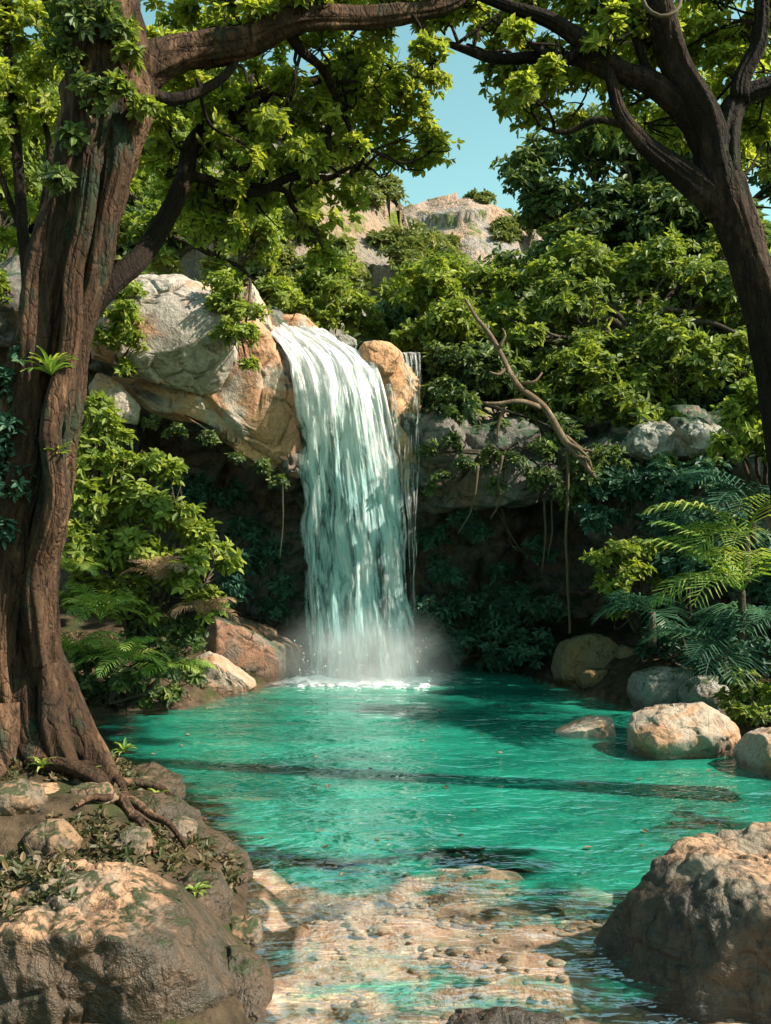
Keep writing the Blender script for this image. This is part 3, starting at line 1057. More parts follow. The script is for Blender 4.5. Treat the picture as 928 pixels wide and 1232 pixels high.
_, hp2 = hill('far_hill', 90, [(200, 420), (330, 330), (440, 285), (490, 266), (520, 256), (558, 238), (590, 250), (615, 268), (650, 300), (700, 330), (800, 330), (1000, 380)], 32,
     hill_mat('far_hill_rock', (0.27, 0.24, 0.22), (0.44, 0.28, 0.20), (0.13, 0.14, 0.06), 0.25), 41, 4.0)
_, hp = hill('near_hill', 44, [(-500, 200), (-100, 140), (150, 120), (330, 150), (400, 190), (440, 222), (480, 262), (520, 318), (600, 390), (720, 450)], 20,
             hill_mat('near_hill_rock', (0.20, 0.18, 0.155), (0.30, 0.20, 0.14), (0.11, 0.13, 0.025), 0.35), 42, 2.4)
# low scrub on the near hill: a far mass that nobody could count
sel = hp[(hp[:, 1] < 45) & (hp[:, 0] > -14) & (hp[:, 0] < 6)]
sel = sel[vnoise(sel * 0.28, 77) > -0.05]
sel = sel[(sel[:, 0] < -3.0) | (RNG.uniform(size=len(sel)) < 0.22)]
sel = sel[RNG.choice(len(sel), 330)]
o = foliage('hillside_scrub', [(p_ + (0, 0, 0.2), RNG.uniform(0.5, 1.1)) for p_ in sel], 0.30, LEAF['hill'], None, 0.5)
stuff(o)
sel = hp[(hp[:, 1] < 45) & (hp[:, 0] > -32) & (hp[:, 0] < -8)]
sel = sel[RNG.choice(len(sel), 500)]
o = foliage('distant_wood', [(p_ + (0, 0, 0.6), RNG.uniform(1.0, 1.9)) for p_ in sel], 0.42, LEAF['dark'], None, 0.45)
stuff(o)
sel = hp2[(hp2[:, 1] < 92) & (hp2[:, 0] > -6) & (hp2[:, 0] < 22) & (hp2[:, 2] > 12)]
sel = sel[vnoise(sel * 0.2, 31) > -0.1]
sel = sel[RNG.choice(len(sel), 70)]
o = foliage('far_scrub', [(p_, RNG.uniform(0.4, 0.9)) for p_ in sel], 0.42, LEAF['hill'], None, 0.7)
stuff(o)
bw = [(P(RNG.uniform(640, 1250), RNG.uniform(300, 540), Y_), RNG.uniform(0.7, 1.3)) for Y_ in RNG.uniform(20, 25, 170)]
bw += [(P(RNG.uniform(470, 640), RNG.uniform(385, 470), Y_), RNG.uniform(0.5, 0.9)) for Y_ in RNG.uniform(19, 22, 40)]
o = foliage('background_wood', bw, 0.24, LEAF['dark'], None, 0.8)
stuff(o)

# ================================================================== CLIFF BLOCKS AND BOULDERS
CB = 'rock blocks of the cliff brow'
outline_rock('rock_block', 'big pale grey limestone block at the upper left of the cliff face', [(165, 322), (215, 330), (262, 340), (292, 385), (290, 440), (262, 480), (205, 470), (150, 448), (95, 425), (95, 380), (140, 335)], 13.15, 0.95, R_GREYW, 3, CB, 'rock', e=0.26, amp=0.075, cuts=7, sub=7, crack=0.5)
outline_rock('rock_block', 'rusty orange overhanging limestone block just left of the white waterfall lip', [(236, 400), (275, 345), (312, 388), (334, 418), (352, 450), (362, 490), (362, 576), (345, 580), (300, 548), (255, 512), (228, 470)], 13.6, 0.72, R_PALE, 4, CB, 'rock', e=0.26, amp=0.075, cuts=8, sub=7, crack=0.5)
outline_rock('rock_block', 'long orange slab wedged under the pale blocks along the cave mouth', [(100, 425), (170, 450), (240, 470), (310, 510), (350, 560), (335, 572), (290, 545), (240, 510), (190, 500), (140, 470), (100, 450)], 13.6, 0.6, R_WARM, 5, CB, 'rock', e=0.35, amp=0.10, cuts=5, sub=7)
outline_rock('rock_block', 'small pale grey wedge of rock just above the left shrub beside the trunk', [(108, 445), (140, 455), (168, 490), (166, 512), (140, 505), (110, 480)], 12.6, 0.3, R_GREYW, 6, CB, 'rock', e=0.4, amp=0.07)
outline_rock('rock_block', 'orange knob of rock on the cliff top left of the fall', [(286, 340), (300, 336), (318, 365), (330, 398), (300, 402), (280, 380)], 13.6, 0.4, R_WARM, 7, CB, 'rock', e=0.5)
outline_rock('rock_block', 'pale flat rock behind the top of the waterfall', [(318, 390), (340, 378), (370, 382), (390, 400), (385, 412), (325, 408)], 14.6, 0.4, R_PALE, 8, CB, 'rock', e=0.5)
outline_rock('boulder', 'rounded tan boulder perched on the right of the waterfall lip', [(424, 420), (440, 410), (470, 412), (486, 428), (484, 446), (462, 458), (448, 440), (428, 436)], 13.45, 0.35, R_WARM, 9, None, 'boulder', e=0.6, amp=0.05)
outline_rock('boulder', 'small grey stone on the brow between the white fall and the tan boulder', [(404, 408), (418, 403), (430, 410), (428, 420), (410, 420)], 13.8, 0.16, R_GREY, 10, None, 'boulder', e=0.6)
outline_rock('rock_column', 'brown wet rock column with thin trickles right of the main waterfall', [(452, 440), (480, 428), (502, 425), (508, 470), (506, 560), (500, 605), (484, 590), (474, 540), (462, 490)], 13.55, 0.35, R_WARM, 12, None, 'rock', e=0.45, amp=0.08)
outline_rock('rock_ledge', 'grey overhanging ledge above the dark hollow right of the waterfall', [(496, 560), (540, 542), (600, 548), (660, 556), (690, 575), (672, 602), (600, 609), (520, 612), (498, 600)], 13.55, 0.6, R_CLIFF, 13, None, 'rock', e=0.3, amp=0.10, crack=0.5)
outline_rock('boulder', 'left of the two pale grey craggy rocks on the right ledge below the trees', [(745, 545), (765, 515), (790, 505), (812, 520), (815, 548), (780, 556)], 12.9, 0.35, R_GREY, 14, 'craggy rocks on the right ledge', amp=0.14)
outline_rock('boulder', 'right of the two pale grey craggy rocks, beside the yellow-green ledge shrub', [(805, 525), (830, 507), (862, 512), (878, 535), (860, 552), (815, 550)], 12.6, 0.35, R_GREY, 15, 'craggy rocks on the right ledge', amp=0.14)
# foot of the fall, left
outline_rock('boulder', 'low rusty brown slab at the left foot of the waterfall in the cave mouth', [(236, 768), (262, 742), (300, 752), (345, 772), (378, 796), (374, 822), (300, 825), (240, 814)], 13.4, 0.65, R_RUST, 16, None, amp=0.1)
outline_rock('boulder', 'pinkish cream rock at the water edge beside the left ferns', [(222, 800), (238, 783), (262, 790), (290, 810), (312, 824), (300, 836), (240, 838), (225, 822)], 12.3, 0.35, R_TAN, 17, None, amp=0.07)
# right shore
outline_rock('boulder', 'large ochre boulder on the far right shore below the hanging vine', [(668, 790), (682, 768), (718, 762), (745, 775), (752, 800), (742, 826), (680, 826), (666, 812)], 12.9, 0.45, R_OCHRE, 18, None, amp=0.09)
outline_rock('boulder', 'small ochre stone leaning on the larger ochre boulder at the right shore', [(735, 790), (752, 776), (770, 788), (772, 815), (740, 824)], 12.6, 0.25, R_OCHRE, 19, None, amp=0.09)
outline_rock('boulder', 'low ochre stone at the waterline in front of the ochre boulder', [(690, 815), (705, 804), (728, 805), (742, 818), (730, 828), (695, 828)], 12.45, 0.2, R_OCHRE, 20, None)
outline_rock('boulder', 'round grey mossy boulder on the right shore behind the pale boulder', [(750, 832), (765, 812), (800, 802), (836, 808), (852, 830), (846, 858), (760, 860)], 11.2, 0.4, R_GREY, 22, None, amp=0.08)
outline_rock('boulder', 'dark grey stone in the shade between the grey boulder and the lower right shrub', [(822, 835), (840, 815), (866, 815), (878, 840), (870, 862), (830, 862)], 10.6, 0.35, R_GREY, 23, None, amp=0.1)
outline_rock('boulder', 'big pale cream boulder standing in the water near the right bank', [(748, 885), (762, 862), (800, 850), (845, 849), (876, 862), (893, 890), (890, 918), (830, 922), (755, 916)], 9.15, 0.42, R_TAN, 24, None, e=0.5, amp=0.06)
outline_rock('boulder', 'cream boulder cut by the right edge of the photo at the waterline', [(888, 910), (902, 886), (930, 878), (970, 882), (985, 915), (975, 945), (900, 944)], 8.5, 0.4, R_TAN, 25, None, e=0.5, amp=0.06)
outline_rock('boulder', 'flat cream stone barely above the water left of the big pale boulder', [(664, 884), (690, 872), (718, 864), (738, 864), (744, 880), (735, 892), (680, 892)], 9.9, 0.26, R_DRY, 26, None, e=0.5, amp=0.05)
# foreground right boulder
v, f = plane_rock_geo((2.25, 4.95, 0.0), [((0.06, -0.05, 1), 0.50), ((-0.80, -0.58, 0.36), 0.80), ((-0.3, -0.9, 0.12), 0.66), ((0.25, -0.95, 0.12), 0.70), ((0, 1, 0.35), 0.62), ((-0.6, 0.75, 0.5), 0.74), ((1, 0, 0.2), 1.5), ((0, 0, -1), 0.5), ((-0.5, -0.2, 0.8), 0.72)], 27, amp=0.06, nchip=18, sharp=60)
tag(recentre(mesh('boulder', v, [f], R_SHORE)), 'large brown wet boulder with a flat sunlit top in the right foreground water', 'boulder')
v, f = rock_geo(P(600, 1246, 4.3), (0.36, 0.2, 0.13), 28, 6, amp=0.14)
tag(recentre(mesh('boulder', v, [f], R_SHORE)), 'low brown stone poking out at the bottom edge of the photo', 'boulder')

# foreground left rocks
v, f = plane_rock_geo((-1.75, 4.6, 0.0), [((0.03, -0.02, 1), 0.60), ((0.05, -1, 0.02), 0.62), ((0.75, -0.65, 0.05), 1.0), ((1, 0.1, 0.20), 1.0), ((0.1, 1, 0.3), 0.45), ((-1, 0, 0), 1.4), ((0, 0, -1), 0.6), ((0.75, 0, 0.7), 0.98), ((0, -0.8, 0.6), 0.84), ((-0.2, 0.1, 1), 0.66)], 31, amp=0.07, freq=2.2, crack=0.4)
FORE_V = v.copy()
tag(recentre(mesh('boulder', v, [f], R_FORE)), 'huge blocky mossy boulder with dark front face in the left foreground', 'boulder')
v, f = outline_rock_geo([(90, 985), (150, 968), (200, 985), (250, 1020), (306, 1052), (290, 1062), (255, 1085), (150, 1110), (90, 1080)], 6.0, 0.55, 32, 0.45, 6, 0.12, 0.3, 1.8)
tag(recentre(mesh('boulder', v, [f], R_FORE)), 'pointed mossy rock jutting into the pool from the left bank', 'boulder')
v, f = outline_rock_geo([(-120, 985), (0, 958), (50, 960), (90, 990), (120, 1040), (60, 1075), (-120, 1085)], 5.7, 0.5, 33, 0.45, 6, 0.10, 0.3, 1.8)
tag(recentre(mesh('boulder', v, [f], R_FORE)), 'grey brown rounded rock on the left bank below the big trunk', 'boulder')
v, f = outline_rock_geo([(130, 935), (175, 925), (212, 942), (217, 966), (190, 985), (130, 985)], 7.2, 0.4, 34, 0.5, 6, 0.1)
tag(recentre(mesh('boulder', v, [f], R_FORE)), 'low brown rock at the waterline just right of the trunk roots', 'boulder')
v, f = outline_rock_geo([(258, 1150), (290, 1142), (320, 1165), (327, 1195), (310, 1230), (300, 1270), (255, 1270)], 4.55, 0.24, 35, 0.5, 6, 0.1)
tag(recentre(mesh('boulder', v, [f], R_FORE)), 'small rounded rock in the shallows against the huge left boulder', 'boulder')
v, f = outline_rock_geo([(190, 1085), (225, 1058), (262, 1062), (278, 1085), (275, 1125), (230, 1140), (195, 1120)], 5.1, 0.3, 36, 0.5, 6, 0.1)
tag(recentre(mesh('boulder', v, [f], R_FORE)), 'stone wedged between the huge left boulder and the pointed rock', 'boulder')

# smaller rocks scattered over the left bank
SR = 'small rocks on the left bank'
for i, (px_, py_, Y_, dm, lab) in enumerate([
    (120, 990, 5.9, (0.16, 0.14, 0.10), 'small warm brown rock half buried in the leaf litter behind the pointed rock'),
    (60, 1035, 5.25, (0.20, 0.15, 0.12), 'brown rock on the bank between the trunk foot and the huge boulder'),
    (160, 1045, 5.4, (0.15, 0.13, 0.10), 'small peach-brown rock beside the top of the huge boulder'),
    (215, 1010, 6.0, (0.13, 0.12, 0.10), 'small rock on the crest of the pointed shore rock'),
    (100, 950, 6.25, (0.13, 0.11, 0.09), 'small rock lodged between the roots of the big trunk'),
    (15, 1020, 5.4, (0.22, 0.16, 0.12), 'brown rock at the left edge above the huge boulder'),
    (175, 950, 6.9, (0.14, 0.12, 0.09), 'small brown rock on the bank edge beside the outer root'),
    (292, 1118, 5.15, (0.12, 0.16, 0.10), 'wet brown stone at the waterline below the pointed shore rock'),
    (306, 1088, 5.6, (0.09, 0.10, 0.07), 'little stone in the shallows off the tip of the pointed shore rock')]):
    p_ = P(px_, py_, Y_)
    z_ = ground_z(p_[:1], p_[1:2])[0][0]
    rock('small_rock', lab, (p_[0], p_[1], max(z_, p_[2] - 0.06)), dm, R_BANK, 600 + i, SR, 'rock', sub=5, amp=0.12)

# pebbles in the shallows (stuff)
pv, pf, po = [], [], 0
d0, f0 = ico(2)
for i in range(620):
    px_, py_ = RNG.uniform(-0.5, 2.2), RNG.uniform(4.0, 6.3)
    zz, sd_ = ground_z(np.array([px_]), np.array([py_]))
    r_ = min(0.06, 0.011 * math.exp(abs(RNG.normal(0, 0.75))))
    vv = d0 * (1 + 0.25 * vnoise(d0 * 1.5 + i, i))[:, None] * np.array([r_ * 1.3, r_, r_ * 0.55]) + (px_, py_, zz[0] + r_ * 0.2)
    pv.append(vv)
    pf.append(f0 + po)
    po += len(vv)
stuff(mesh('pebbles', np.concatenate(pv), [np.concatenate(pf)], R_PEB))

# ================================================================== WATERFALL
rows = [(312, 392, 388, 402, 14.2), (322, 402, 412, 414, 13.8), (338, 420, 444, 434, 13.35), (350, 446, 457, 458, 13.1), (358, 490, 466, 498, 13.0),
        (361, 560, 478, 566, 13.02), (364, 650, 489, 650, 13.05), (368, 740, 497, 740, 13.1), (372, 822, 506, 822, 13.15)]
Lp = np.array([P(a, b, Y) for a, b, c, d, Y in rows])
Rp = np.array([P(c, d, Y) for a, b, c, d, Y in rows])


def sheet(off, seed, nu=150, nv=300, u0=0.0, u1=1.0, amp=0.05, v0=0.0):
    l, _, q = spline(Lp, np.ones(len(Lp)), nv)
    r, _, _ = spline(Rp, np.ones(len(Rp)), nv)
    u = np.linspace(u0, u1, nu)
    v = q / q[-1]
    S_ = l[:, None, :] * (1 - u[None, :, None]) + r[:, None, :] * u[None, :, None]
    p = S_.reshape(-1, 3)
    uu = np.tile(u, nv)
    vv = np.repeat(v, nu)
    st = fbm(np.stack([uu * 18, vv * 7, np.full_like(uu, seed)], 1), 3, seed)
    st2 = vnoise(np.stack([uu * 6, vv * 3.0, np.full_like(uu, seed)], 1), seed + 2)
    bulge = np.sin(np.clip(uu, 0, 1) * np.pi) ** 0.6
    grow = smooth(0.12, 0.4, vv)
    dy = -(off + 0.12 * bulge + amp * st + 0.06 * st2) * (0.25 + 0.75 * grow) - 0.02
    p = p.copy()
    p[:, 1] += dy
    p[:, 2] += 0.05 * st * (1 - grow) + 0.03
    edge = (np.abs(uu - 0.5) > 0.47)
    p[:, 0] += 0.05 * vnoise(np.stack([vv * 14, np.full_like(uu, seed), (uu > 0.5) * 9.0], 1), seed) * grow * np.abs(uu - 0.5) * 2
    m = vv >= v0
    return p, grid_faces(nv, nu), np.stack([uu, vv], 1), vv


wf = thing('waterfall', 'broad white waterfall pouring over the cliff lip into the turquoise pool', 'waterfall', P(440, 815, 13.24))
for nm, off, sd_, am, mt in (('water_curtain', 0.0, 1, 0.03, fall_mat('falling_water_back', 0.72, 0.46, 12, 1.0)),
                             ('front_strands', 0.14, 5, 0.05, fall_mat('falling_water_front', 0.40, 0.80, 8, 1.0))):
    p, f, uv, vv = sheet(off, sd_, amp=am)
    mesh(nm, p, [f], mt, wf, True, {'fall': vv}, uv)

# thin trickles on the brown column
tr = thing('waterfall', 'thin side trickle running down the brown column right of the main fall', 'waterfall', P(492, 812, 13.2))
tm = fall_mat('trickle_water', 0.42, 0.5, 12, 1.2, 0.0)
def veil(name, rows_, seed, nu=40, nv=160):
    L_ = np.array([P(a, b, Y) for a, b, c, Y in rows_])
    R_ = np.array([P(c, b, Y) for a, b, c, Y in rows_])
    l, _, q = spline(L_, np.ones(len(L_)), nv)
    r, _, _ = spline(R_, np.ones(len(R_)), nv)
    u = np.linspace(0, 1, nu)
    p = (l[:, None] * (1 - u[None, :, None]) + r[:, None] * u[None, :, None]).reshape(-1, 3)
    uu, vv = np.tile(u, nv), np.repeat(q / q[-1], nu)
    p[:, 1] -= 0.03 * fbm(np.stack([uu * 7, vv * 9, 0 * uu + seed], 1), 3, seed) + 0.02 * np.sin(uu * np.pi)
    p[:, 0] += 0.02 * vnoise(np.stack([vv * 9, 0 * uu + seed, uu], 1), seed)
    return mesh(name, p, [grid_faces(nv, nu)], tm, tr, True, {'fall': 0.45 + 0 * vv}, np.stack([uu * 0.5 + seed, vv], 1))


veil('water_veil', [(480, 424, 506, 13.35), (484, 432, 506, 13.1), (486, 500, 505, 13.08), (488, 580, 503, 13.08), (492, 660, 501, 13.1), (494, 740, 500, 13.15)], 3)
veil('water_veil', [(464, 462, 478, 13.2), (468, 500, 480, 13.1), (474, 560, 484, 13.1), (482, 640, 488, 13.12)], 8)

# spray at the foot
t = NT('spray')
vs = t.n('ShaderNodeVolumeScatter', i_Color=(0.93, 0.98, 0.97, 1), i_Anisotropy=0.2)
ln = t.n('ShaderNodeVectorMath', operation='LENGTH')
t.l(t.coords((0.62, 1.25, 0.95), 'obj'), ln.inputs[0])
dn_ = t.math('MULTIPLY', t.math('POWER', t.framp(ln.outputs['Value'], 0.0, 0.98, 1.0, 0.0), 1.8), 4.5)
t.l(t.math('MULTIPLY', dn_, t.framp(t.noise(t.coords(), 2.2, 3), 0.3, 0.7, 0.3, 1.4)), vs.inputs['Density'])
t.l(vs.outputs[0], t.out.inputs['Volume'])
d, f = ico(4)
v = d * np.array([1.7, 0.85, 1.1])
o = mesh('spray', v, [f], t.m)
o.location = [float(x) for x in P(440, 800, 12.95)]
stuff(o)

# churned water and drops thrown up at the foot
d2, f2_ = ico(3)
sv_, sf_, so_ = [], [], 0
for i in range(260):
    a_, b_ = RNG.uniform(-1.2, 0.56), abs(RNG.normal(0, 0.30))
    r_ = RNG.uniform(0.015, 0.085) * math.exp(-b_ * 2.2)
    q_ = d2 * (1 + 0.35 * fbm(d2 * 2 + i * 5, 3, i))[:, None] * (r_ * 2.6, r_ * 1.3, r_ * RNG.uniform(0.4, 0.9)) + (a_, 13.05 - b_, -0.008)
    sv_.append(q_)
    sf_.append(f2_ + so_)
    so_ += len(q_)
d1, f1_ = ico(1)
for i in range(200):
    a_ = RNG.uniform(-1.3, 0.65)
    r_ = RNG.uniform(0.003, 0.008)
    q_ = d1 * (r_, r_, r_ * RNG.uniform(1, 2.5)) + (a_, 13.0 - abs(RNG.normal(0, 0.3)), abs(RNG.normal(0, 0.35)))
    sv_.append(q_)
    sf_.append(f1_ + so_)
    so_ += len(q_)
t = NT('white_froth')
t.l(t.pbr((0.78, 0.86, 0.86), 0.5, 0.4, t.bump(t.noise(t.coords(), 30, 4, 0.7), 0.8, 0.03)).outputs[0], t.out.inputs[0])
o = mesh('splash', np.concatenate(sv_), [np.concatenate(sf_)], t.m)
stuff(o)

# ================================================================== BIG LEFT TREE
bt = thing('tree', 'huge old tree with thick rough trunk at left, limb arching over the pool', 'tree', P(45, 890, 6.8))
p, r = pxpath([(38, 950, 6.8, 130), (34, 890, 6.8, 98), (24, 780, 6.8, 72), (28, 680, 6.8, 72), (42, 570, 6.8, 80), (54, 480, 6.8, 86), (73, 380, 6.8, 80), (94, 280, 6.8, 76), (114, 190, 6.8, 84), (128, 110, 6.8, 100), (126, 40, 6.8, 82), (110, -60, 6.8, 72), (95, -200, 6.8, 60)])
tube('trunk', p, r, BARK_L, bt, m=340, k=110, bark=0.17, seed=2, freq=2.6)
for i, l in enumerate([[(80, 900, 6.72, 28), (60, 840, 6.66, 34), (46, 740, 6.62, 36), (54, 640, 6.6, 36), (72, 540, 6.62, 36), (86, 450, 6.62, 34), (104, 360, 6.64, 30), (124, 270, 6.66, 28), (142, 190, 6.7, 34), (140, 110, 6.78, 24)],
                       [(12, 900, 6.62, 34), (2, 780, 6.58, 38), (10, 660, 6.56, 42), (34, 560, 6.54, 40), (42, 470, 6.56, 40), (50, 380, 6.6, 38), (66, 290, 6.62, 36), (92, 190, 6.64, 38), (104, 100, 6.7, 36), (92, 10, 6.7, 34)],
                       [(50, 800, 6.54, 20), (44, 700, 6.5, 26), (62, 600, 6.46, 26), (60, 510, 6.46, 24), (80, 420, 6.5, 24), (88, 330, 6.52, 22), (112, 230, 6.56, 22), (116, 150, 6.6, 18)]]):
    p, r = pxpath(l)
    tube('stem_strand', p, r, BARK_L, bt, m=260, k=48, bark=0.2, wob=0.05, seed=12 + i, freq=2.2)
roots = [[(52, 760, 6.85, 20), (70, 830, 6.75, 44), (88, 880, 6.7, 46), (112, 912, 6.65, 36), (140, 950, 6.6, 22)], [(32, 740, 6.82, 20), (30, 840, 6.62, 40), (40, 895, 6.5, 44), (66, 940, 6.35, 34), (90, 985, 6.2, 16)],
         [(20, 740, 6.8, 20), (0, 830, 6.7, 50), (-20, 890, 6.6, 50), (-40, 950, 6.5, 36)],
         [(60, 800, 6.6, 24), (66, 870, 6.48, 36), (84, 930, 6.4, 30), (104, 975, 6.25, 14)], [(6, 850, 6.5, 40), (12, 930, 6.35, 36), (36, 985, 6.15, 16)]]
for i, l in enumerate(roots):
    p, r = pxpath(l)
    tube('root', p, r, BARK_L, bt, k=32, bark=0.2, seed=20 + i, freq=2)
limbs = [
    [(135, 130, 6.8, 74), (165, 85, 6.85, 52), (215, 58, 6.95, 40), (310, 36, 7.1, 34), (420, 20, 7.3, 27), (520, 6, 7.5, 20), (600, -25, 7.7, 18)],
    [(120, 70, 6.8, 50), (95, 20, 6.7, 44), (60, -40, 6.6, 36)],
    [(92, 400, 6.85, 22), (122, 352, 7.0, 25), (164, 310, 7.3, 24), (200, 245, 7.6, 22), (225, 190, 7.8, 20), (255, 150, 8.0, 17), (300, 112, 8.2, 14), (350, 92, 8.4, 12), (420, 84, 8.6, 7)],
    [(215, 212, 7.7, 12), (250, 216, 7.9, 11), (300, 223, 8.0, 10), (350, 208, 8.1, 9), (400, 212, 8.2, 7), (440, 200, 8.3, 4)],
    [(345, 33, 7.15, 16), (370, 60, 7.4, 12), (400, 90, 7.7, 10), (415, 130, 7.9, 7), (440, 190, 8.0, 5)],
    [(250, 152, 8.0, 10), (275, 148, 8.0, 9), (300, 125, 8.0, 7), (330, 112, 8.0, 5)],
    [(395, 150, 8.0, 8), (400, 200, 8.0, 6), (370, 180, 8.0, 5), (350, 150, 8.0, 4)],
    [(300, 223, 8.0, 8), (345, 225, 8.0, 7), (360, 250, 8.0, 6), (385, 280, 8.0, 5), (395, 305, 8.0, 3)],
    [(165, 95, 6.85, 20), (200, 110, 6.9, 16), (240, 92, 7.0, 12), (280, 60, 7.1, 8)],
]
for i, l in enumerate(limbs):
    p, r = pxpath(l)
    tube('branch', p, r, BARK_L if i in (0,) else BARK_R, bt, k=48 if i < 3 else 12, bark=0.16, wob=0.09, seed=40 + i)
crown = pxpuffs([(460, 120, 48, 8.4), (505, 160, 40, 8.6), (430, 85, 40, 8.2), (500, 105, 34, 8.6), (518, 195, 20, 8.6), (385, 55, 30, 7.9), (450, 40, 30, 7.8), (340, 12, 30, 7.4), (270, 10, 42, 7.3),
                 (215, 15, 30, 7.4), (205, 105, 34, 7.9), (245, 118, 28, 8.0), (300, 165, 34, 8.2), (350, 150, 34, 8.3), (400, 185, 36, 8.4), (255, 185, 34, 8.2), (195, 190, 34, 8.2), (230, 245, 36, 8.3),
                 (310, 250, 34, 8.4), (370, 235, 34, 8.4), (420, 235, 28, 8.4), (345, 205, 28, 8.4), (480, 195, 24, 8.6), (190, 150, 24, 7.6), (400, -10, 36, 7.6), (480, -20, 40, 7.8), (560, -10, 34, 7.9), (300, -40, 60, 7.5), (160, -20, 50, 7.2),
                 (370, 290, 26, 8.4), (385, 315, 18, 8.4),
                 (240, 70, 34, 8.6), (300, 90, 22, 8.8), (400, 120, 30, 8.8), (360, 20, 30, 8.6), (430, 0, 36, 8.4), (520, 30, 22, 8.6), (215, 60, 30, 8.6), (180, 60, 24, 8.2), (290, 205, 30, 8.6), (265, 280, 28, 8.6), (205, 215, 26, 8.6), (445, 165, 30, 8.8), (330, 60, 26, 9.2), (270, 45, 34, 9.2), (220, 30, 34, 9.2), (400, 30, 34, 9.2), (455, 70, 30, 9.2), (350, -10, 40, 9), (180, 100, 26, 9)])
crown += pxpuffs([(RNG.uniform(200, 530), RNG.uniform(60, 200), RNG.uniform(16, 30), RNG.uniform(7.3, 8.2)) for _ in range(16)] + [(RNG.uniform(190, 400), RNG.uniform(190, 300), RNG.uniform(14, 26), RNG.uniform(7.6, 8.4)) for _ in range(9)] + [(RNG.uniform(230, 560), RNG.uniform(-20, 14), RNG.uniform(16, 28), RNG.uniform(7.0, 7.8)) for _ in range(10)])
foliage('crown', crown, 0.085, LEAF['canopy'], bt, 0.66)
def twig_set(limbs, crown, seed, parent):
    rg = np.random.default_rng(seed)
    nodes = np.concatenate([spline(*pxpath(l), 24)[0] for l in limbs])
    for c, r in crown:
        g = []
        for _ in range(1):
            e = np.asarray(c) + rg.normal(0, 0.35, 3) * r
            dd = np.linalg.norm(nodes - e, axis=1) + rg.uniform(0, 0.5, len(nodes))
            a = nodes[dd.argmin()]
            L_ = np.linalg.norm(e - a)
            if L_ > 1.5:
                continue
            k1 = a + (e - a) * 0.35 + rg.normal(0, 0.13, 3) * L_
            k2 = a + (e - a) * 0.7 + rg.normal(0, 0.13, 3) * L_
            g.append(tube_geo([a, k1, k2, e], [0.016, 0.012, 0.008, 0.003], k=6, bark=0.15, wob=0.03, seed=seed))
            for _ in range(3):
                f_ = e + norm(rg.normal(size=3)) * r * 0.9
                g.append(tube_geo([k2, (k2 + f_) / 2 + rg.normal(0, 0.06, 3), f_], [0.007, 0.005, 0.002], k=5, bark=0, wob=0.02, seed=seed))
        if g:
            v, f = join(g)
            mesh('twig', v, f, BARK_R, parent)


twig_set(limbs, crown, 61, bt)
for q_ in [(110, 118, 22, 6.4), (140, 110, 16, 6.3), (95, 30, 34, 6.4), (120, 20, 26, 6.3), (160, 70, 20, 6.5), (88, 165, 16, 6.35), (75, 75, 24, 6.4), (168, 130, 16, 6.6), (150, 40, 22, 6.5), (66, 215, 14, 6.3)]:
    foliage('trunk_sprig', pxpuffs([q_]), 0.075, LEAF['dark' if q_[0] < 125 else 'olive'], bt, 0.8)
for i, (x0, y0, a0, L_) in enumerate([(-2.45, 6.5, -0.5, 1.3), (-2.35, 6.55, -0.05, 1.1), (-2.7, 6.35, -1.2, 1.2), (-2.5, 6.4, -0.85, 1.5), (-2.3, 6.7, 0.25, 0.9), (-2.9, 6.4, -1.7, 1.1), (-2.4, 6.45, -0.3, 1.6)]):
    rgr = np.random.default_rng(640 + i)
    aa = a0 + np.cumsum(rgr.normal(0, 0.22, 9))
    xx = x0 + np.cumsum(np.cos(aa)) * L_ / 9
    yy = y0 + np.cumsum(np.sin(aa)) * L_ / 9
    zz = ground_z(xx, yy)[0]
    zz = np.maximum(zz, 0.02) + 0.02 + 0.03 * np.abs(rgr.normal(size=9))
    pts_ = np.concatenate([[[x0 - 0.1, y0 + 0.1, zz[0] + 0.16]], np.stack([xx, yy, zz], 1)])
    tube('root', pts_, np.linspace(0.06, 0.012, 10), BARK_L, bt, k=16, bark=0.2, wob=0.02, seed=650 + i)
iv = pxpuffs([(8, 470, 34, 6.55), (18, 520, 26, 6.5), (14, 590, 30, 6.5), (5, 650, 24, 6.5), (25, 430, 20, 6.5), (10, 540, 26, 6.5)])
foliage('climbing_ivy', iv, 0.07, LEAF['deep'], bt, 0.8)
strap_plant('epiphyte', 'bright green strap-leaved epiphyte growing on the big left trunk', P(62, 452, 6.38), 26, 0.24, 0.035, LEAF['frond'], 5, 'epiphyte', tilt=(0.05, -0.3, 0.05))
strap_plant('epiphyte', 'small yellowish epiphyte tuft lower on the big left trunk', P(72, 548, 6.42), 14, 0.13, 0.03, LEAF['bright'], 6, 'epiphyte', tilt=(0.05, -0.3, 0.05))

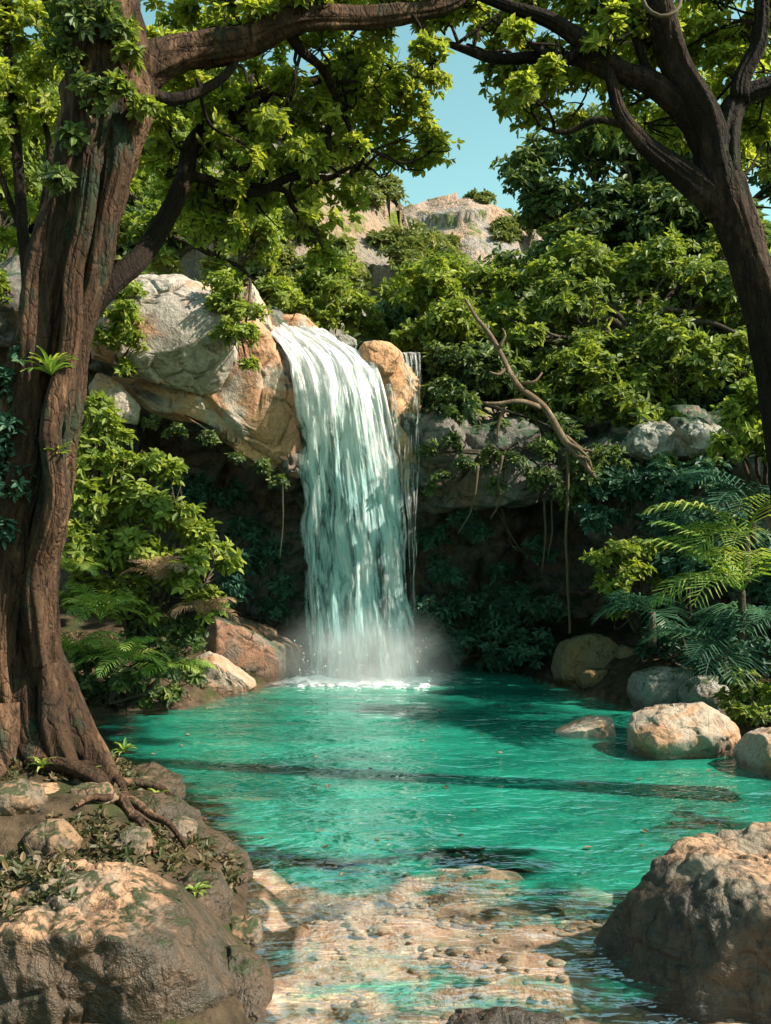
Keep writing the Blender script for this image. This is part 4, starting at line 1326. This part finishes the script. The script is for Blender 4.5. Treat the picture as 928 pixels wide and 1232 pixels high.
# slender trees behind the big trunk
st = thing('tree', 'slender dark tree standing behind the big left trunk', 'tree', P(30, 560, 9.0))
p, r = pxpath([(35, 760, 9, 20), (38, 560, 9, 18), (36, 380, 9, 16), (28, 280, 9, 14), (20, 170, 9, 12), (10, 60, 9, 10), (0, -40, 9, 8)])
tube('trunk', p, r, BARK_R, st, k=14, seed=60)
for i, l in enumerate([[(36, 360, 9, 10), (50, 260, 9, 9), (60, 180, 9, 7), (45, 120, 9, 5)], [(30, 290, 9, 9), (8, 230, 9, 7), (-10, 180, 9, 5)]]):
    p, r = pxpath(l)
    tube('branch', p, r, BARK_R, st, k=9, seed=62 + i)
foliage('crown', pxpuffs([(20, 110, 44, 9), (60, 90, 30, 9), (30, 150, 34, 9.2), (5, 60, 40, 9), (60, 150, 26, 9), (-20, 160, 50, 9), (0, 215, 30, 9.3), (20, 250, 24, 9.4), (15, 20, 40, 9), (60, 40, 36, 9.2), (-30, 240, 40, 9.4), (5, 290, 26, 9.5)]), 0.085, LEAF['canopy'], st, 0.6)

# ================================================================== BIG RIGHT TREE
rt = thing('tree', 'large dark forked tree leaning in from the right edge above the pool', 'tree', P(975, 700, 7.6))
p, r = pxpath([(990, 860, 7.6, 60), (968, 700, 7.6, 48), (948, 560, 7.6, 43), (930, 440, 7.6, 41), (911, 350, 7.6, 43), (890, 280, 7.6, 46), (869, 225, 7.6, 52), (858, 190, 7.6, 42)])
tube('trunk', p, r, BARK_R, rt, m=200, k=64, bark=0.12, seed=3)
rl = [
    [(866, 222, 7.6, 44), (852, 160, 7.55, 38), (834, 110, 7.5, 36), (818, 60, 7.45, 34), (800, 0, 7.4, 32), (780, -80, 7.35, 26)],
    [(868, 210, 7.6, 38), (872, 165, 7.6, 34), (892, 120, 7.65, 26), (930, 92, 7.7, 22), (1000, 60, 7.8, 16)],
    [(890, 122, 7.65, 22), (902, 70, 7.7, 19), (912, 10, 7.75, 16), (925, -60, 7.8, 12)],
    [(862, 190, 7.6, 40), (838, 150, 7.6, 34), (800, 118, 7.6, 30), (760, 98, 7.6, 26), (735, 88, 7.6, 24), (700, 58, 7.6, 20), (650, 25, 7.6, 16), (590, 0, 7.6, 12), (540, -20, 7.6, 8)],
    [(738, 90, 7.6, 18), (690, 68, 7.65, 15), (640, 62, 7.7, 14), (590, 64, 7.75, 12), (552, 52, 7.8, 9), (515, 38, 7.85, 6)],
    [(872, 250, 7.6, 40), (838, 222, 7.55, 34), (800, 195, 7.5, 26), (765, 168, 7.5, 20), (742, 142, 7.5, 16), (732, 105, 7.55, 13), (725, 60, 7.6, 9)],
    [(748, 150, 7.5, 9), (710, 150, 7.5, 8), (680, 158, 7.5, 7), (650, 152, 7.5, 4)],
    [(800, 118, 7.6, 14), (778, 80, 7.6, 12), (760, 40, 7.6, 9), (755, 0, 7.6, 7)],
    [(700, 58, 7.6, 10), (670, 70, 7.6, 8), (640, 40, 7.6, 6), (600, 20, 7.6, 4)],
]
for i, l in enumerate(rl):
    p, r = pxpath(l)
    tube('branch', p, r, BARK_R, rt, k=48 if i < 6 else 12, bark=0.14, wob=0.07, seed=70 + i)
p, r = pxpath([(772, -5, 7.3, 5), (780, 12, 7.22, 5), (798, 20, 7.2, 5), (815, 12, 7.22, 5), (820, -6, 7.3, 5)])
tube('vine_loop', p, r, VINE, rt, k=8, bark=0)
rcrown = pxpuffs([(592, 92, 24, 8.2), (628, 98, 28, 8.2), (600, 40, 24, 8.0), (640, 10, 34, 7.9), (690, 100, 36, 8.2), (735, 60, 34, 8.2), (700, 15, 36, 8.0), (760, 15, 34, 8.1), (770, 130, 36, 8.4), (650, 130, 18, 8.2),
                          (690, 150, 20, 8.2), (640, 148, 14, 8.1), (870, 60, 34, 8.3), (850, 10, 36, 8.2), (915, 40, 36, 8.2), (910, 150, 34, 8.2), (830, 80, 26, 8.5), (720, -30, 50, 8), (840, -40, 60, 8), (940, -10, 60, 8),
                          (820, 175, 28, 8.6), (950, 110, 40, 8.2), (930, 220, 30, 8.3), (660, 60, 24, 8.2), (570, 14, 20, 8), (540, 30, 18, 8.2), (735, 105, 30, 8.6), (790, 70, 36, 8.8), (800, 150, 34, 8.8), (880, 100, 34, 8.8), (940, 180, 34, 8.6), (880, 180, 30, 9.0), (700, 60, 30, 8.7), (620, 20, 28, 8.8), (660, 90, 26, 9), (760, 60, 34, 9.2), (820, 30, 34, 9.2), (840, 120, 34, 9.2), (925, 80, 34, 9.2), (580, 40, 18, 8.8), (500, 10, 20, 8.8), (540, -5, 26, 8.8)])
rcrown += pxpuffs([(RNG.uniform(610, 800), RNG.uniform(20, 130), RNG.uniform(16, 28), RNG.uniform(7.2, 8.0)) for _ in range(14)] + [(RNG.uniform(840, 960), RNG.uniform(0, 180), RNG.uniform(18, 30), RNG.uniform(7.9, 8.6)) for _ in range(8)])
foliage('crown', rcrown, 0.085, LEAF['canopy'], rt, 0.62)
twig_set(rl, rcrown, 62, rt)

# ================================================================== TREES ON THE CLIFF
G1 = 'trees on the right cliff top'
tree('tree', 'tall dark green tree behind the forked trunk, reaching the sky gap', P(800, 440, 17), P(770, 330, 17), 0.16,
     pxpuffs([(650, 215, 24, 16.5), (680, 200, 36, 16.8), (730, 200, 44, 17), (790, 215, 48, 17), (850, 210, 46, 17), (915, 225, 50, 17), (640, 245, 20, 16.4), (690, 250, 40, 16.4), (750, 260, 46, 16.4), (820, 270, 48, 16.4), (890, 285, 46, 16.4), (940, 300, 40, 16.4), (660, 285, 30, 16.2), (720, 165, 24, 17), (760, 180, 30, 17.3), (960, 180, 60, 17.5), (900, 150, 50, 17.8), (840, 150, 40, 17.6), (650, 260, 26, 17.4), (720, 230, 36, 17.6), (780, 250, 40, 17.6), (860, 250, 40, 17.6), (700, 300, 40, 17.4), (780, 310, 40, 17.4), (860, 320, 40, 17.4), (930, 330, 40, 17.2)]),
     0.15, LEAF['dark'], BARK_M, 101, 0.72, group=G1)
tree('tree', 'broad olive green tree filling the right slope above the ledge', P(760, 520, 14.4), P(770, 420, 14.6), 0.14,
     pxpuffs([(668, 330, 30, 15), (700, 330, 44, 15), (770, 335, 46, 15), (840, 340, 46, 15), (905, 350, 44, 14.8), (640, 385, 34, 14.4), (690, 400, 42, 14.3), (750, 405, 46, 14.2), (820, 410, 46, 14.2), (885, 415, 44, 14), (620, 430, 26, 14), (670, 460, 38, 13.8), (730, 470, 40, 13.8), (790, 475, 38, 13.8), (850, 470, 40, 13.6), (905, 460, 34, 13.4), (940, 400, 40, 14), (690, 300, 32, 15.6), (735, 300, 40, 15.8), (810, 305, 40, 15.8), (880, 320, 40, 15.6), (700, 370, 36, 15), (790, 375, 40, 15), (860, 380, 40, 14.8), (650, 420, 30, 14.8), (710, 435, 34, 14.6), (780, 440, 36, 14.6), (840, 445, 36, 14.4), (700, 505, 34, 13.8), (760, 505, 34, 13.7), (820, 505, 30, 13.5), (640, 490, 28, 14)]),
     0.13, LEAF['olive'], BARK_M, 102, 0.72, group=G1)
tree('tree', 'rounded yellow-green tree above the tan lip boulder in the centre', P(540, 460, 15.5), P(545, 390, 15.6), 0.11,
     pxpuffs([(500, 346, 24, 15.8), (550, 340, 26, 15.8), (595, 345, 26, 15.6), (480, 360, 24, 15.6), (520, 365, 38, 15.3), (570, 365, 38, 15.2), (610, 380, 28, 15), (500, 395, 26, 15), (545, 400, 34, 14.8), (590, 415, 30, 14.6), (625, 350, 26, 15.4)]),
     0.13, LEAF['bright'], BARK_M, 103, 0.72, group=G1)
tree('tree', 'olive tree hanging low over the right ledge beside the trickles', P(560, 545, 13.8), P(560, 480, 13.9), 0.08,
     pxpuffs([(520, 440, 28, 13.9), (560, 450, 34, 13.8), (605, 465, 32, 13.7), (525, 485, 26, 13.7), (570, 500, 32, 13.6), (620, 510, 30, 13.5), (540, 525, 22, 13.5), (590, 535, 24, 13.4), (660, 525, 28, 13.4), (515, 520, 16, 13.6)]),
     0.11, LEAF['dark'], BARK_M, 104, 0.72, group=G1)
G2 = 'trees on the left cliff top'
tree('tree', 'olive tree on the left cliff top under the arching limb', P(260, 360, 14.5), P(260, 310, 14.5), 0.10,
     pxpuffs([(190, 275, 30, 14.5), (235, 285, 36, 14.3), (290, 290, 36, 14.3), (340, 300, 34, 14.4), (215, 320, 26, 14), (270, 325, 30, 14), (320, 335, 30, 14), (170, 240, 30, 15), (240, 240, 34, 15), (300, 250, 34, 15.2), (150, 290, 26, 14.6)]),
     0.12, LEAF['bright'], BARK_M, 105, 0.72, group=G2)
tree('tree', 'bright green tree on the cliff top just behind the waterfall lip', P(390, 400, 15.6), P(385, 370, 15.6), 0.08,
     pxpuffs([(350, 345, 30, 15.4), (395, 345, 32, 15.6), (365, 375, 26, 15.2), (410, 375, 28, 15.6), (430, 395, 22, 15.6), (385, 395, 22, 15.4), (345, 375, 20, 15), (450, 400, 16, 15.8)]),
     0.12, LEAF['bright'], BARK_M, 106, 0.72, group=G2)
tree('tree', 'dark tree in the shade behind the slender stems at the far left', P(-20, 480, 14), P(-10, 380, 14), 0.12,
     pxpuffs([(-60, 250, 60, 14), (10, 240, 50, 14.5), (70, 230, 50, 15), (-40, 330, 50, 13.5), (150, 200, 40, 15.5), (110, 160, 50, 16), (30, 170, 50, 15.5), (200, 170, 40, 16)]),
     0.13, LEAF['olive'], BARK_M, 107, 1.0, group=G2)

# ================================================================== SHRUBS
bush('shrub', 'bright green shrub draped over the face of the pale limestone blocks', pxpuffs([(270, 350, 22, 12.5), (285, 380, 24, 12.35), (295, 405, 20, 12.3), (270, 400, 16, 12.3), (298, 440, 10, 12.4), (265, 370, 18, 12.4)]), 0.085, LEAF['bright'], P(285, 345, 13.2), 201)
bush('shrub', 'bright green shrub in front of the left end of the pale limestone block', pxpuffs([(148, 360, 22, 12.2), (145, 390, 26, 12.0), (130, 410, 20, 12.0), (160, 412, 16, 12), (150, 445, 10, 12.2)]), 0.085, LEAF['bright'], P(140, 430, 12.6), 202)
bush('shrub', 'small sunlit shrub at the left edge beside the slender stem', pxpuffs([(2, 345, 16, 10.5), (-15, 360, 22, 10.5)]), 0.09, LEAF['bright'], P(-10, 390, 10.8), 203)
bush('shrub', 'large leafy green shrub on the left bank between trunk and cave', pxpuffs([(125, 520, 30, 11.2), (110, 560, 34, 11), (165, 565, 32, 11), (205, 575, 18, 11.2), (100, 610, 32, 10.8), (150, 615, 40, 10.8), (200, 625, 36, 10.8), (240, 655, 30, 10.9), (268, 680, 18, 11), (110, 665, 36, 10.6), (165, 670, 40, 10.6), (215, 690, 34, 10.6), (240, 730, 24, 10.8), (120, 490, 18, 11.3), (100, 720, 34, 10.6), (160, 730, 36, 10.5)]),
     0.12, LEAF['bright'], P(160, 790, 10.8), 204, 1.0)
bush('shrub', 'dark low shrub under the ferns at the left water edge', pxpuffs([(110, 800, 30, 10.4), (150, 820, 26, 10.3), (200, 800, 30, 10.5), (90, 830, 24, 10.2), (220, 770, 26, 10.8), (180, 760, 30, 10.8), (110, 838, 16, 10.6), (135, 845, 14, 10.9), (170, 842, 16, 10.9), (205, 836, 16, 11.0), (232, 812, 14, 11.2), (85, 848, 14, 10.5)]), 0.10, LEAF['dark'], P(150, 850, 10.6), 205)
bush('shrub', 'round yellow-green shrub in front of the dark hollow on the right', pxpuffs([(732, 678, 18, 11.8), (752, 664, 18, 11.7), (775, 670, 20, 11.9), (798, 668, 14, 12), (725, 704, 14, 11.7), (745, 712, 14, 11.5), (765, 695, 20, 11.6), (790, 696, 16, 11.9), (745, 735, 10, 11.6), (808, 690, 10, 12)]), 0.095, LEAF['bright'], P(765, 760, 12.0), 206)
bush('shrub', 'yellow-green shrub on the right ledge beside the forked trunk', pxpuffs([(895, 505, 30, 10.2), (925, 500, 30, 10.2), (885, 540, 28, 10.1), (920, 540, 30, 10), (905, 475, 20, 10.2), (945, 560, 30, 10)]), 0.095, LEAF['bright'], P(920, 620, 10.4), 207)
bush('shrub', 'mid green leafy shrub at the lower right shore by the cut cream boulder', pxpuffs([(900, 830, 24, 9.6), (925, 850, 26, 9.4), (895, 865, 18, 9.3), (950, 820, 30, 9.5), (880, 845, 16, 9.6)]), 0.085, LEAF['olive'], P(920, 890, 9.6), 208)
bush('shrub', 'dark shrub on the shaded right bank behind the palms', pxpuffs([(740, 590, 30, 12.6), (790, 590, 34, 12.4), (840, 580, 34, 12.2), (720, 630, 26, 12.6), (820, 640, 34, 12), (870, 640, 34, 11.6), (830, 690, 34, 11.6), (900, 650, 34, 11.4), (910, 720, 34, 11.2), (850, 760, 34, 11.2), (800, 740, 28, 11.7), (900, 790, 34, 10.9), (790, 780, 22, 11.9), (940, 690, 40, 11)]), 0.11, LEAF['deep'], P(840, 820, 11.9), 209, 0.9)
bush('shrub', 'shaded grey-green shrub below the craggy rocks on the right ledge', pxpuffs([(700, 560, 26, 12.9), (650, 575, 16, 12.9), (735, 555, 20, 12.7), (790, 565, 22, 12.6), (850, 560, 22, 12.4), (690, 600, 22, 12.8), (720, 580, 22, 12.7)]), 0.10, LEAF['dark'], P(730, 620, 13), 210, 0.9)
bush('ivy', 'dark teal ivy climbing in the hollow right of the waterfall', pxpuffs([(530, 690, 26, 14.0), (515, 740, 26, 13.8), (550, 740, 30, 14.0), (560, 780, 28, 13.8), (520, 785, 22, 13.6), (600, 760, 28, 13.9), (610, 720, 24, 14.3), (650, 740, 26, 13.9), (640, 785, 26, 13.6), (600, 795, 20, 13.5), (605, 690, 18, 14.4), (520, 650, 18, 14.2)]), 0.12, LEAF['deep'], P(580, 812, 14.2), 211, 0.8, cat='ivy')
bush('ivy', 'dark ivy draped over the top and brow of the flat right ledge', pxpuffs([(515, 545, 14, 12.9), (545, 535, 14, 12.9), (560, 560, 14, 12.75), (590, 550, 14, 12.8), (620, 560, 16, 12.7), (650, 545, 16, 12.8), (665, 575, 12, 12.75), (535, 575, 10, 12.7), (600, 585, 10, 12.7), (520, 590, 8, 12.75)]), 0.075, LEAF['dark'], P(600, 545, 13.1), 216, 0.8, cat='ivy')
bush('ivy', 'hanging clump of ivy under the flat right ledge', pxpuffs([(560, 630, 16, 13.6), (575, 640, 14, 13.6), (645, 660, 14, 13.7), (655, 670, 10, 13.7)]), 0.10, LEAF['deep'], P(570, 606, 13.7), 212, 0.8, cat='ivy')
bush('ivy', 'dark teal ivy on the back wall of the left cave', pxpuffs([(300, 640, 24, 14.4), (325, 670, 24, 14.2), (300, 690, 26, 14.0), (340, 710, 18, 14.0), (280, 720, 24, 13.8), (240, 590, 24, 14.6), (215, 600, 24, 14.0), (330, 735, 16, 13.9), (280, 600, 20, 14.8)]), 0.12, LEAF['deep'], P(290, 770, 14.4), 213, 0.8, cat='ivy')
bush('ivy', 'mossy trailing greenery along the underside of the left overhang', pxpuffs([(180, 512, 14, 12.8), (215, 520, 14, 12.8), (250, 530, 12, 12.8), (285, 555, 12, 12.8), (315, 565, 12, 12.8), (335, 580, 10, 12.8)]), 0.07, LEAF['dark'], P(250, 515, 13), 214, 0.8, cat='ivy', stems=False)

# ferns and palms
FL = 'ferns on the left bank'
for i, (px_, py_, Y, L, n, m, lab) in enumerate([
    (120, 745, 10.0, 0.62, 12, 'frond', 'spiky green fern in front of the leafy shrub right of the trunk'),
    (150, 800, 9.9, 0.60, 12, 'frond', 'dense green fern at the left water edge below the spiky fern'),
    (85, 790, 9.8, 0.55, 9, 'frond', 'green fern tucked against the base of the big trunk'),
    (205, 812, 10.4, 0.50, 10, 'frond', 'yellow-green fern drooping over the water beside the pinkish rock'),
    (245, 742, 10.5, 0.50, 8, 'dry', 'dry brownish fern at the right edge of the leafy shrub'),
    (190, 700, 10.2, 0.50, 8, 'dry', 'dry brown fern half way up the leafy left shrub'),
    (85, 690, 10.1, 0.45, 8, 'frond', 'small pale fern beside the trunk above the spiky fern')]):
    fern('fern', lab, P(px_, py_, Y), L, n, LEAF[m], 300 + i, nl=16, ll=0.22, w=0.020, group=FL)
FR = 'palms on the right bank'
for i, (px_, py_, Y, L, n, m, stem, lab, el) in enumerate([
    (905, 622, 10.4, 1.15, 8, 'blue', 0.15, 'blue-green palm with arching fronds on the right bank, uppermost', (0.1, 0.8)),
    (898, 668, 10.0, 1.1, 7, 'frond', 0.2, 'yellow-green palm with fronds spread left below the blue-green palm', (0.2, 1.0)),
    (893, 735, 9.7, 1.1, 9, 'frond', 0.2, 'sunlit palm with stiff feathery fronds above the cream boulders', (0.2, 1.2)),
    (870, 790, 9.9, 0.75, 7, 'blue', 0.1, 'small dark teal palm with hanging fronds under the sunlit palm', (0.0, 0.7)),
    (785, 748, 11.2, 0.7, 7, 'blue', 0.1, 'low dark teal palm beneath the round yellow-green shrub', (0.3, 1.0)),
    (935, 770, 9.8, 0.9, 7, 'blue', 0.15, 'dark palm at the right edge behind the sunlit palm', (0.2, 0.9))]):
    fern('palm', lab, P(px_, py_, Y), L, n, LEAF[m], 330 + i, el=el, droop=(0.9, 1.7), az=(1.7, 4.9), nl=16, ll=0.44, w=0.024, stem=stem, cat='palm', group=FR)

# ================================================================== DEAD BRANCH, VINES
db = thing('dead_branch', 'bare pale dead branch leaning down across the right ledge', 'branch', P(700, 560, 12.4))
for i, l in enumerate([[(560, 360, 14.2, 3), (580, 392, 13.4, 5), (603, 424, 12.9, 6), (620, 462, 12.7, 7), (652, 490, 12.6, 8), (676, 528, 12.5, 9), (702, 558, 12.4, 6), (716, 574, 12.4, 4)],
                       [(650, 490, 12.6, 7), (625, 484, 12.5, 6), (600, 487, 12.5, 5), (580, 486, 12.5, 3)], [(608, 486, 12.5, 4), (598, 505, 12.5, 4), (595, 528, 12.5, 2)],
                       [(678, 530, 12.5, 7), (695, 535, 12.4, 5), (708, 548, 12.4, 3)], [(680, 525, 12.5, 6), (700, 540, 12.45, 4), (715, 540, 12.4, 2)], [(600, 420, 12.9, 4), (608, 405, 12.9, 3), (604, 395, 12.9, 2)], [(625, 462, 12.7, 5), (640, 462, 12.6, 4), (652, 448, 12.6, 2)], [(612, 440, 12.8, 5), (600, 448, 12.7, 4), (588, 446, 12.6, 2)], [(690, 548, 12.4, 5), (705, 552, 12.35, 4), (712, 566, 12.3, 2)]]):
    p, r = pxpath(l)
    tube('limb' if i == 0 else 'twig', p, r, BARK_D, db, k=12, bark=0.12, wob=0.04, seed=90 + i)
for i, (l, lab) in enumerate([([(683, 535, 12.5, 4), (684, 610, 12.5, 3.6), (682, 690, 12.5, 3.6), (685, 760, 12.5, 3)], 'long straight vine hanging from the dead branch to the ochre boulder'),
                              ([(655, 600, 13.0, 3), (658, 640, 13.0, 3), (654, 690, 13.0, 2.4)], 'short vine hanging from the flat ledge left of the long vine'),
                              ([(664, 600, 13.0, 2.4), (666, 640, 13.0, 2.4), (661, 668, 13.0, 2)], 'thin short vine hanging from the ledge nearest the long vine'),
                              ([(575, 560, 12.6, 4), (572, 590, 12.6, 3), (566, 615, 12.7, 2.4), (552, 640, 12.8, 2)], 'pale root dangling over the middle of the flat right ledge'),
                              ([(605, 548, 12.6, 4), (600, 575, 12.6, 3), (603, 600, 12.7, 2.4), (590, 625, 12.8, 2)], 'root dangling over the right ledge under the olive tree'),
                              ([(340, 578, 13.0, 2.2), (341, 620, 13.0, 2.2), (339, 670, 13.0, 2)], 'thin pale root hanging from the left overhang beside the waterfall')]):
    p, r = pxpath(l)
    o = tube('vine', p, r, VINE, None, k=8, bark=0.15, wob=0.03, seed=120 + i)
    tag(recentre(o), lab, 'vine', 'hanging vines and roots')

# ================================================================== LEFT BANK COVER
def on_ground(n, x0, x1, y0, y1, rg):
    x = rg.uniform(x0, x1, n)
    y = rg.uniform(y0, y1, n)
    z, sd = ground_z(x, y)
    k = sd < -0.05
    return np.stack([x, y, z], 1)[k]


rg = np.random.default_rng(8)
pts = np.concatenate([on_ground(7000, -4.5, -0.9, 5.0, 9.5, rg), on_ground(4500, -6, -1.8, 9, 13, rg), on_ground(3500, 2.5, 7, 7, 13, rg)])
ft = FORE_V[(FORE_V[:, 2] > 0.50) & (FORE_V[:, 1] > 4.1) & (FORE_V[:, 0] < -0.7)]
ft = ft[vnoise(ft * (2.2, 2.2, 0), 55) > 0.05]
if len(ft):
    pts = np.concatenate([pts, ft[rg.integers(0, len(ft), 420)]])
pts = pts[vnoise(pts * (2.4, 2.4, 0.1), 91) > RNG.uniform(-0.6, 0.15, len(pts))]
v, q, r = leaf_geo(pts + (0, 0, 0.015), norm(np.array([0, 0, 1.0]) + 0.5 * rg.normal(size=(len(pts), 3))), 0.05, 5, (40, 100), 0.5, 0.05, rg)
stuff(mesh('ground_cover', v, [q], LEAF['litter'], None, False, {'rnd': r}))
for i, (px_, py_, Y, L, m, lab) in enumerate([
    (105, 938, 6.35, 0.13, 'bright', 'small bright green tuft among the roots right of the trunk'),
    (52, 925, 6.2, 0.15, 'frond', 'grassy tuft at the foot of the big trunk'),
    (165, 1010, 5.75, 0.10, 'bright', 'yellowish moss tuft on the pointed mossy rock'),
    (100, 1000, 5.6, 0.13, 'frond', 'green leafy tuft between the rounded rock and the pointed rock'),
    (150, 905, 7.2, 0.14, 'frond', 'green tuft on the bank edge above the low brown rock'),
    (20, 960, 5.9, 0.13, 'frond', 'leafy tuft on top of the rounded left bank rock'),
    (190, 960, 6.6, 0.10, 'bright', 'tiny tuft on the low rock at the waterline'),
    (75, 985, 5.75, 0.14, 'olive', 'dull green tuft among the small bank rocks below the trunk'),
    (135, 965, 6.3, 0.13, 'dark', 'dark green tuft beside the creeping root on the bank'),
    (30, 1030, 5.2, 0.12, 'olive', 'dull tuft at the left edge behind the huge boulder'),
    (205, 1040, 5.6, 0.12, 'dark', 'dark tuft in the crack behind the pointed rock'),
    (235, 1075, 5.0, 0.10, 'frond', 'green tuft on the wedged stone by the huge boulder')]):
    b = P(px_, py_, Y)
    strap_plant('plant', lab, b, 14, L, 0.03, LEAF[m], 400 + i, 'plant', 'tufts on the left bank')

fl = np.stack([rg.uniform(-2.5, 3.4, 90), rg.uniform(5.2, 12.5, 90), np.full(90, 0.012)], 1)
fl = fl[(ground_z(fl[:, 0], fl[:, 1])[1] > 0.2)]
v, q, r = leaf_geo(fl, np.tile(np.array([[0, 0, 1.0]]), (len(fl), 1)) + 0.04 * rg.normal(size=(len(fl), 3)), 0.055, 1, (86, 92), 0.55, 0.0, rg)
stuff(mesh('floating_leaves', v, [q], LEAF['dry'], None, False, {'rnd': r}))

# ================================================================== LIGHT, SKY, CAMERA
to_sun = norm(np.array([0.735, -0.16, 0.66]))
el = math.asin(to_sun[2])
sun = bpy.data.lights.new('sun', 'SUN')
sun.energy = 5.0
sun.angle = math.radians(1.0)
sun.color = (1.0, 0.90, 0.76)
so = bpy.data.objects.new('sun', sun)
COL.objects.link(so)
so.rotation_euler = Vector([float(x) for x in to_sun]).to_track_quat('Z', 'Y').to_euler()
so.location = (10, -6, 20)
w = bpy.data.worlds.new('World')
sc.world = w
w.use_nodes = True
nt = w.node_tree
sky = nt.nodes.new('ShaderNodeTexSky')
sky.sky_type = 'NISHITA'
sky.sun_disc = False
sky.sun_elevation = el
sky.sun_rotation = math.atan2(to_sun[0], to_sun[1])
sky.air_density = 1.0
sky.dust_density = 0.6
sky.ozone_density = 1.0
bg = nt.nodes['Background']
tint = nt.nodes.new('ShaderNodeMix')
tint.data_type = 'RGBA'
tint.blend_type = 'MULTIPLY'
tint.inputs[0].default_value = 1
tint.inputs[7].default_value = (1.07, 1.37, 0.92, 1)
nt.links.new(sky.outputs[0], tint.inputs[6])
nt.links.new(tint.outputs[2], bg.inputs[0])
bg.inputs[1].default_value = 0.10

cam = bpy.data.cameras.new('camera')
cam.sensor_fit = 'VERTICAL'
cam.sensor_height = 36
cam.lens = 36 * F / 1232
cam.clip_start = 0.05
cam.clip_end = 2000
co = bpy.data.objects.new('camera', cam)
COL.objects.link(co)
co.location = (0, 0, H)
co.rotation_euler = (math.radians(90), 0, 0)
sc.camera = co

sc.view_settings.view_transform = 'Standard'
sc.view_settings.look = 'None'
sc.view_settings.gamma = 1
sc.view_settings.use_curve_mapping = False
sc.view_settings.exposure = 1.2
cy = sc.cycles
cy.max_bounces = 6
cy.diffuse_bounces = 3
cy.glossy_bounces = 3
cy.transmission_bounces = 3
cy.transparent_max_bounces = 14
cy.volume_bounces = 1
cy.caustics_reflective = False
cy.caustics_refractive = False
cy.sample_clamp_indirect = 4
cy.use_adaptive_sampling = True
cy.adaptive_threshold = 0.02
cy.use_denoising = True
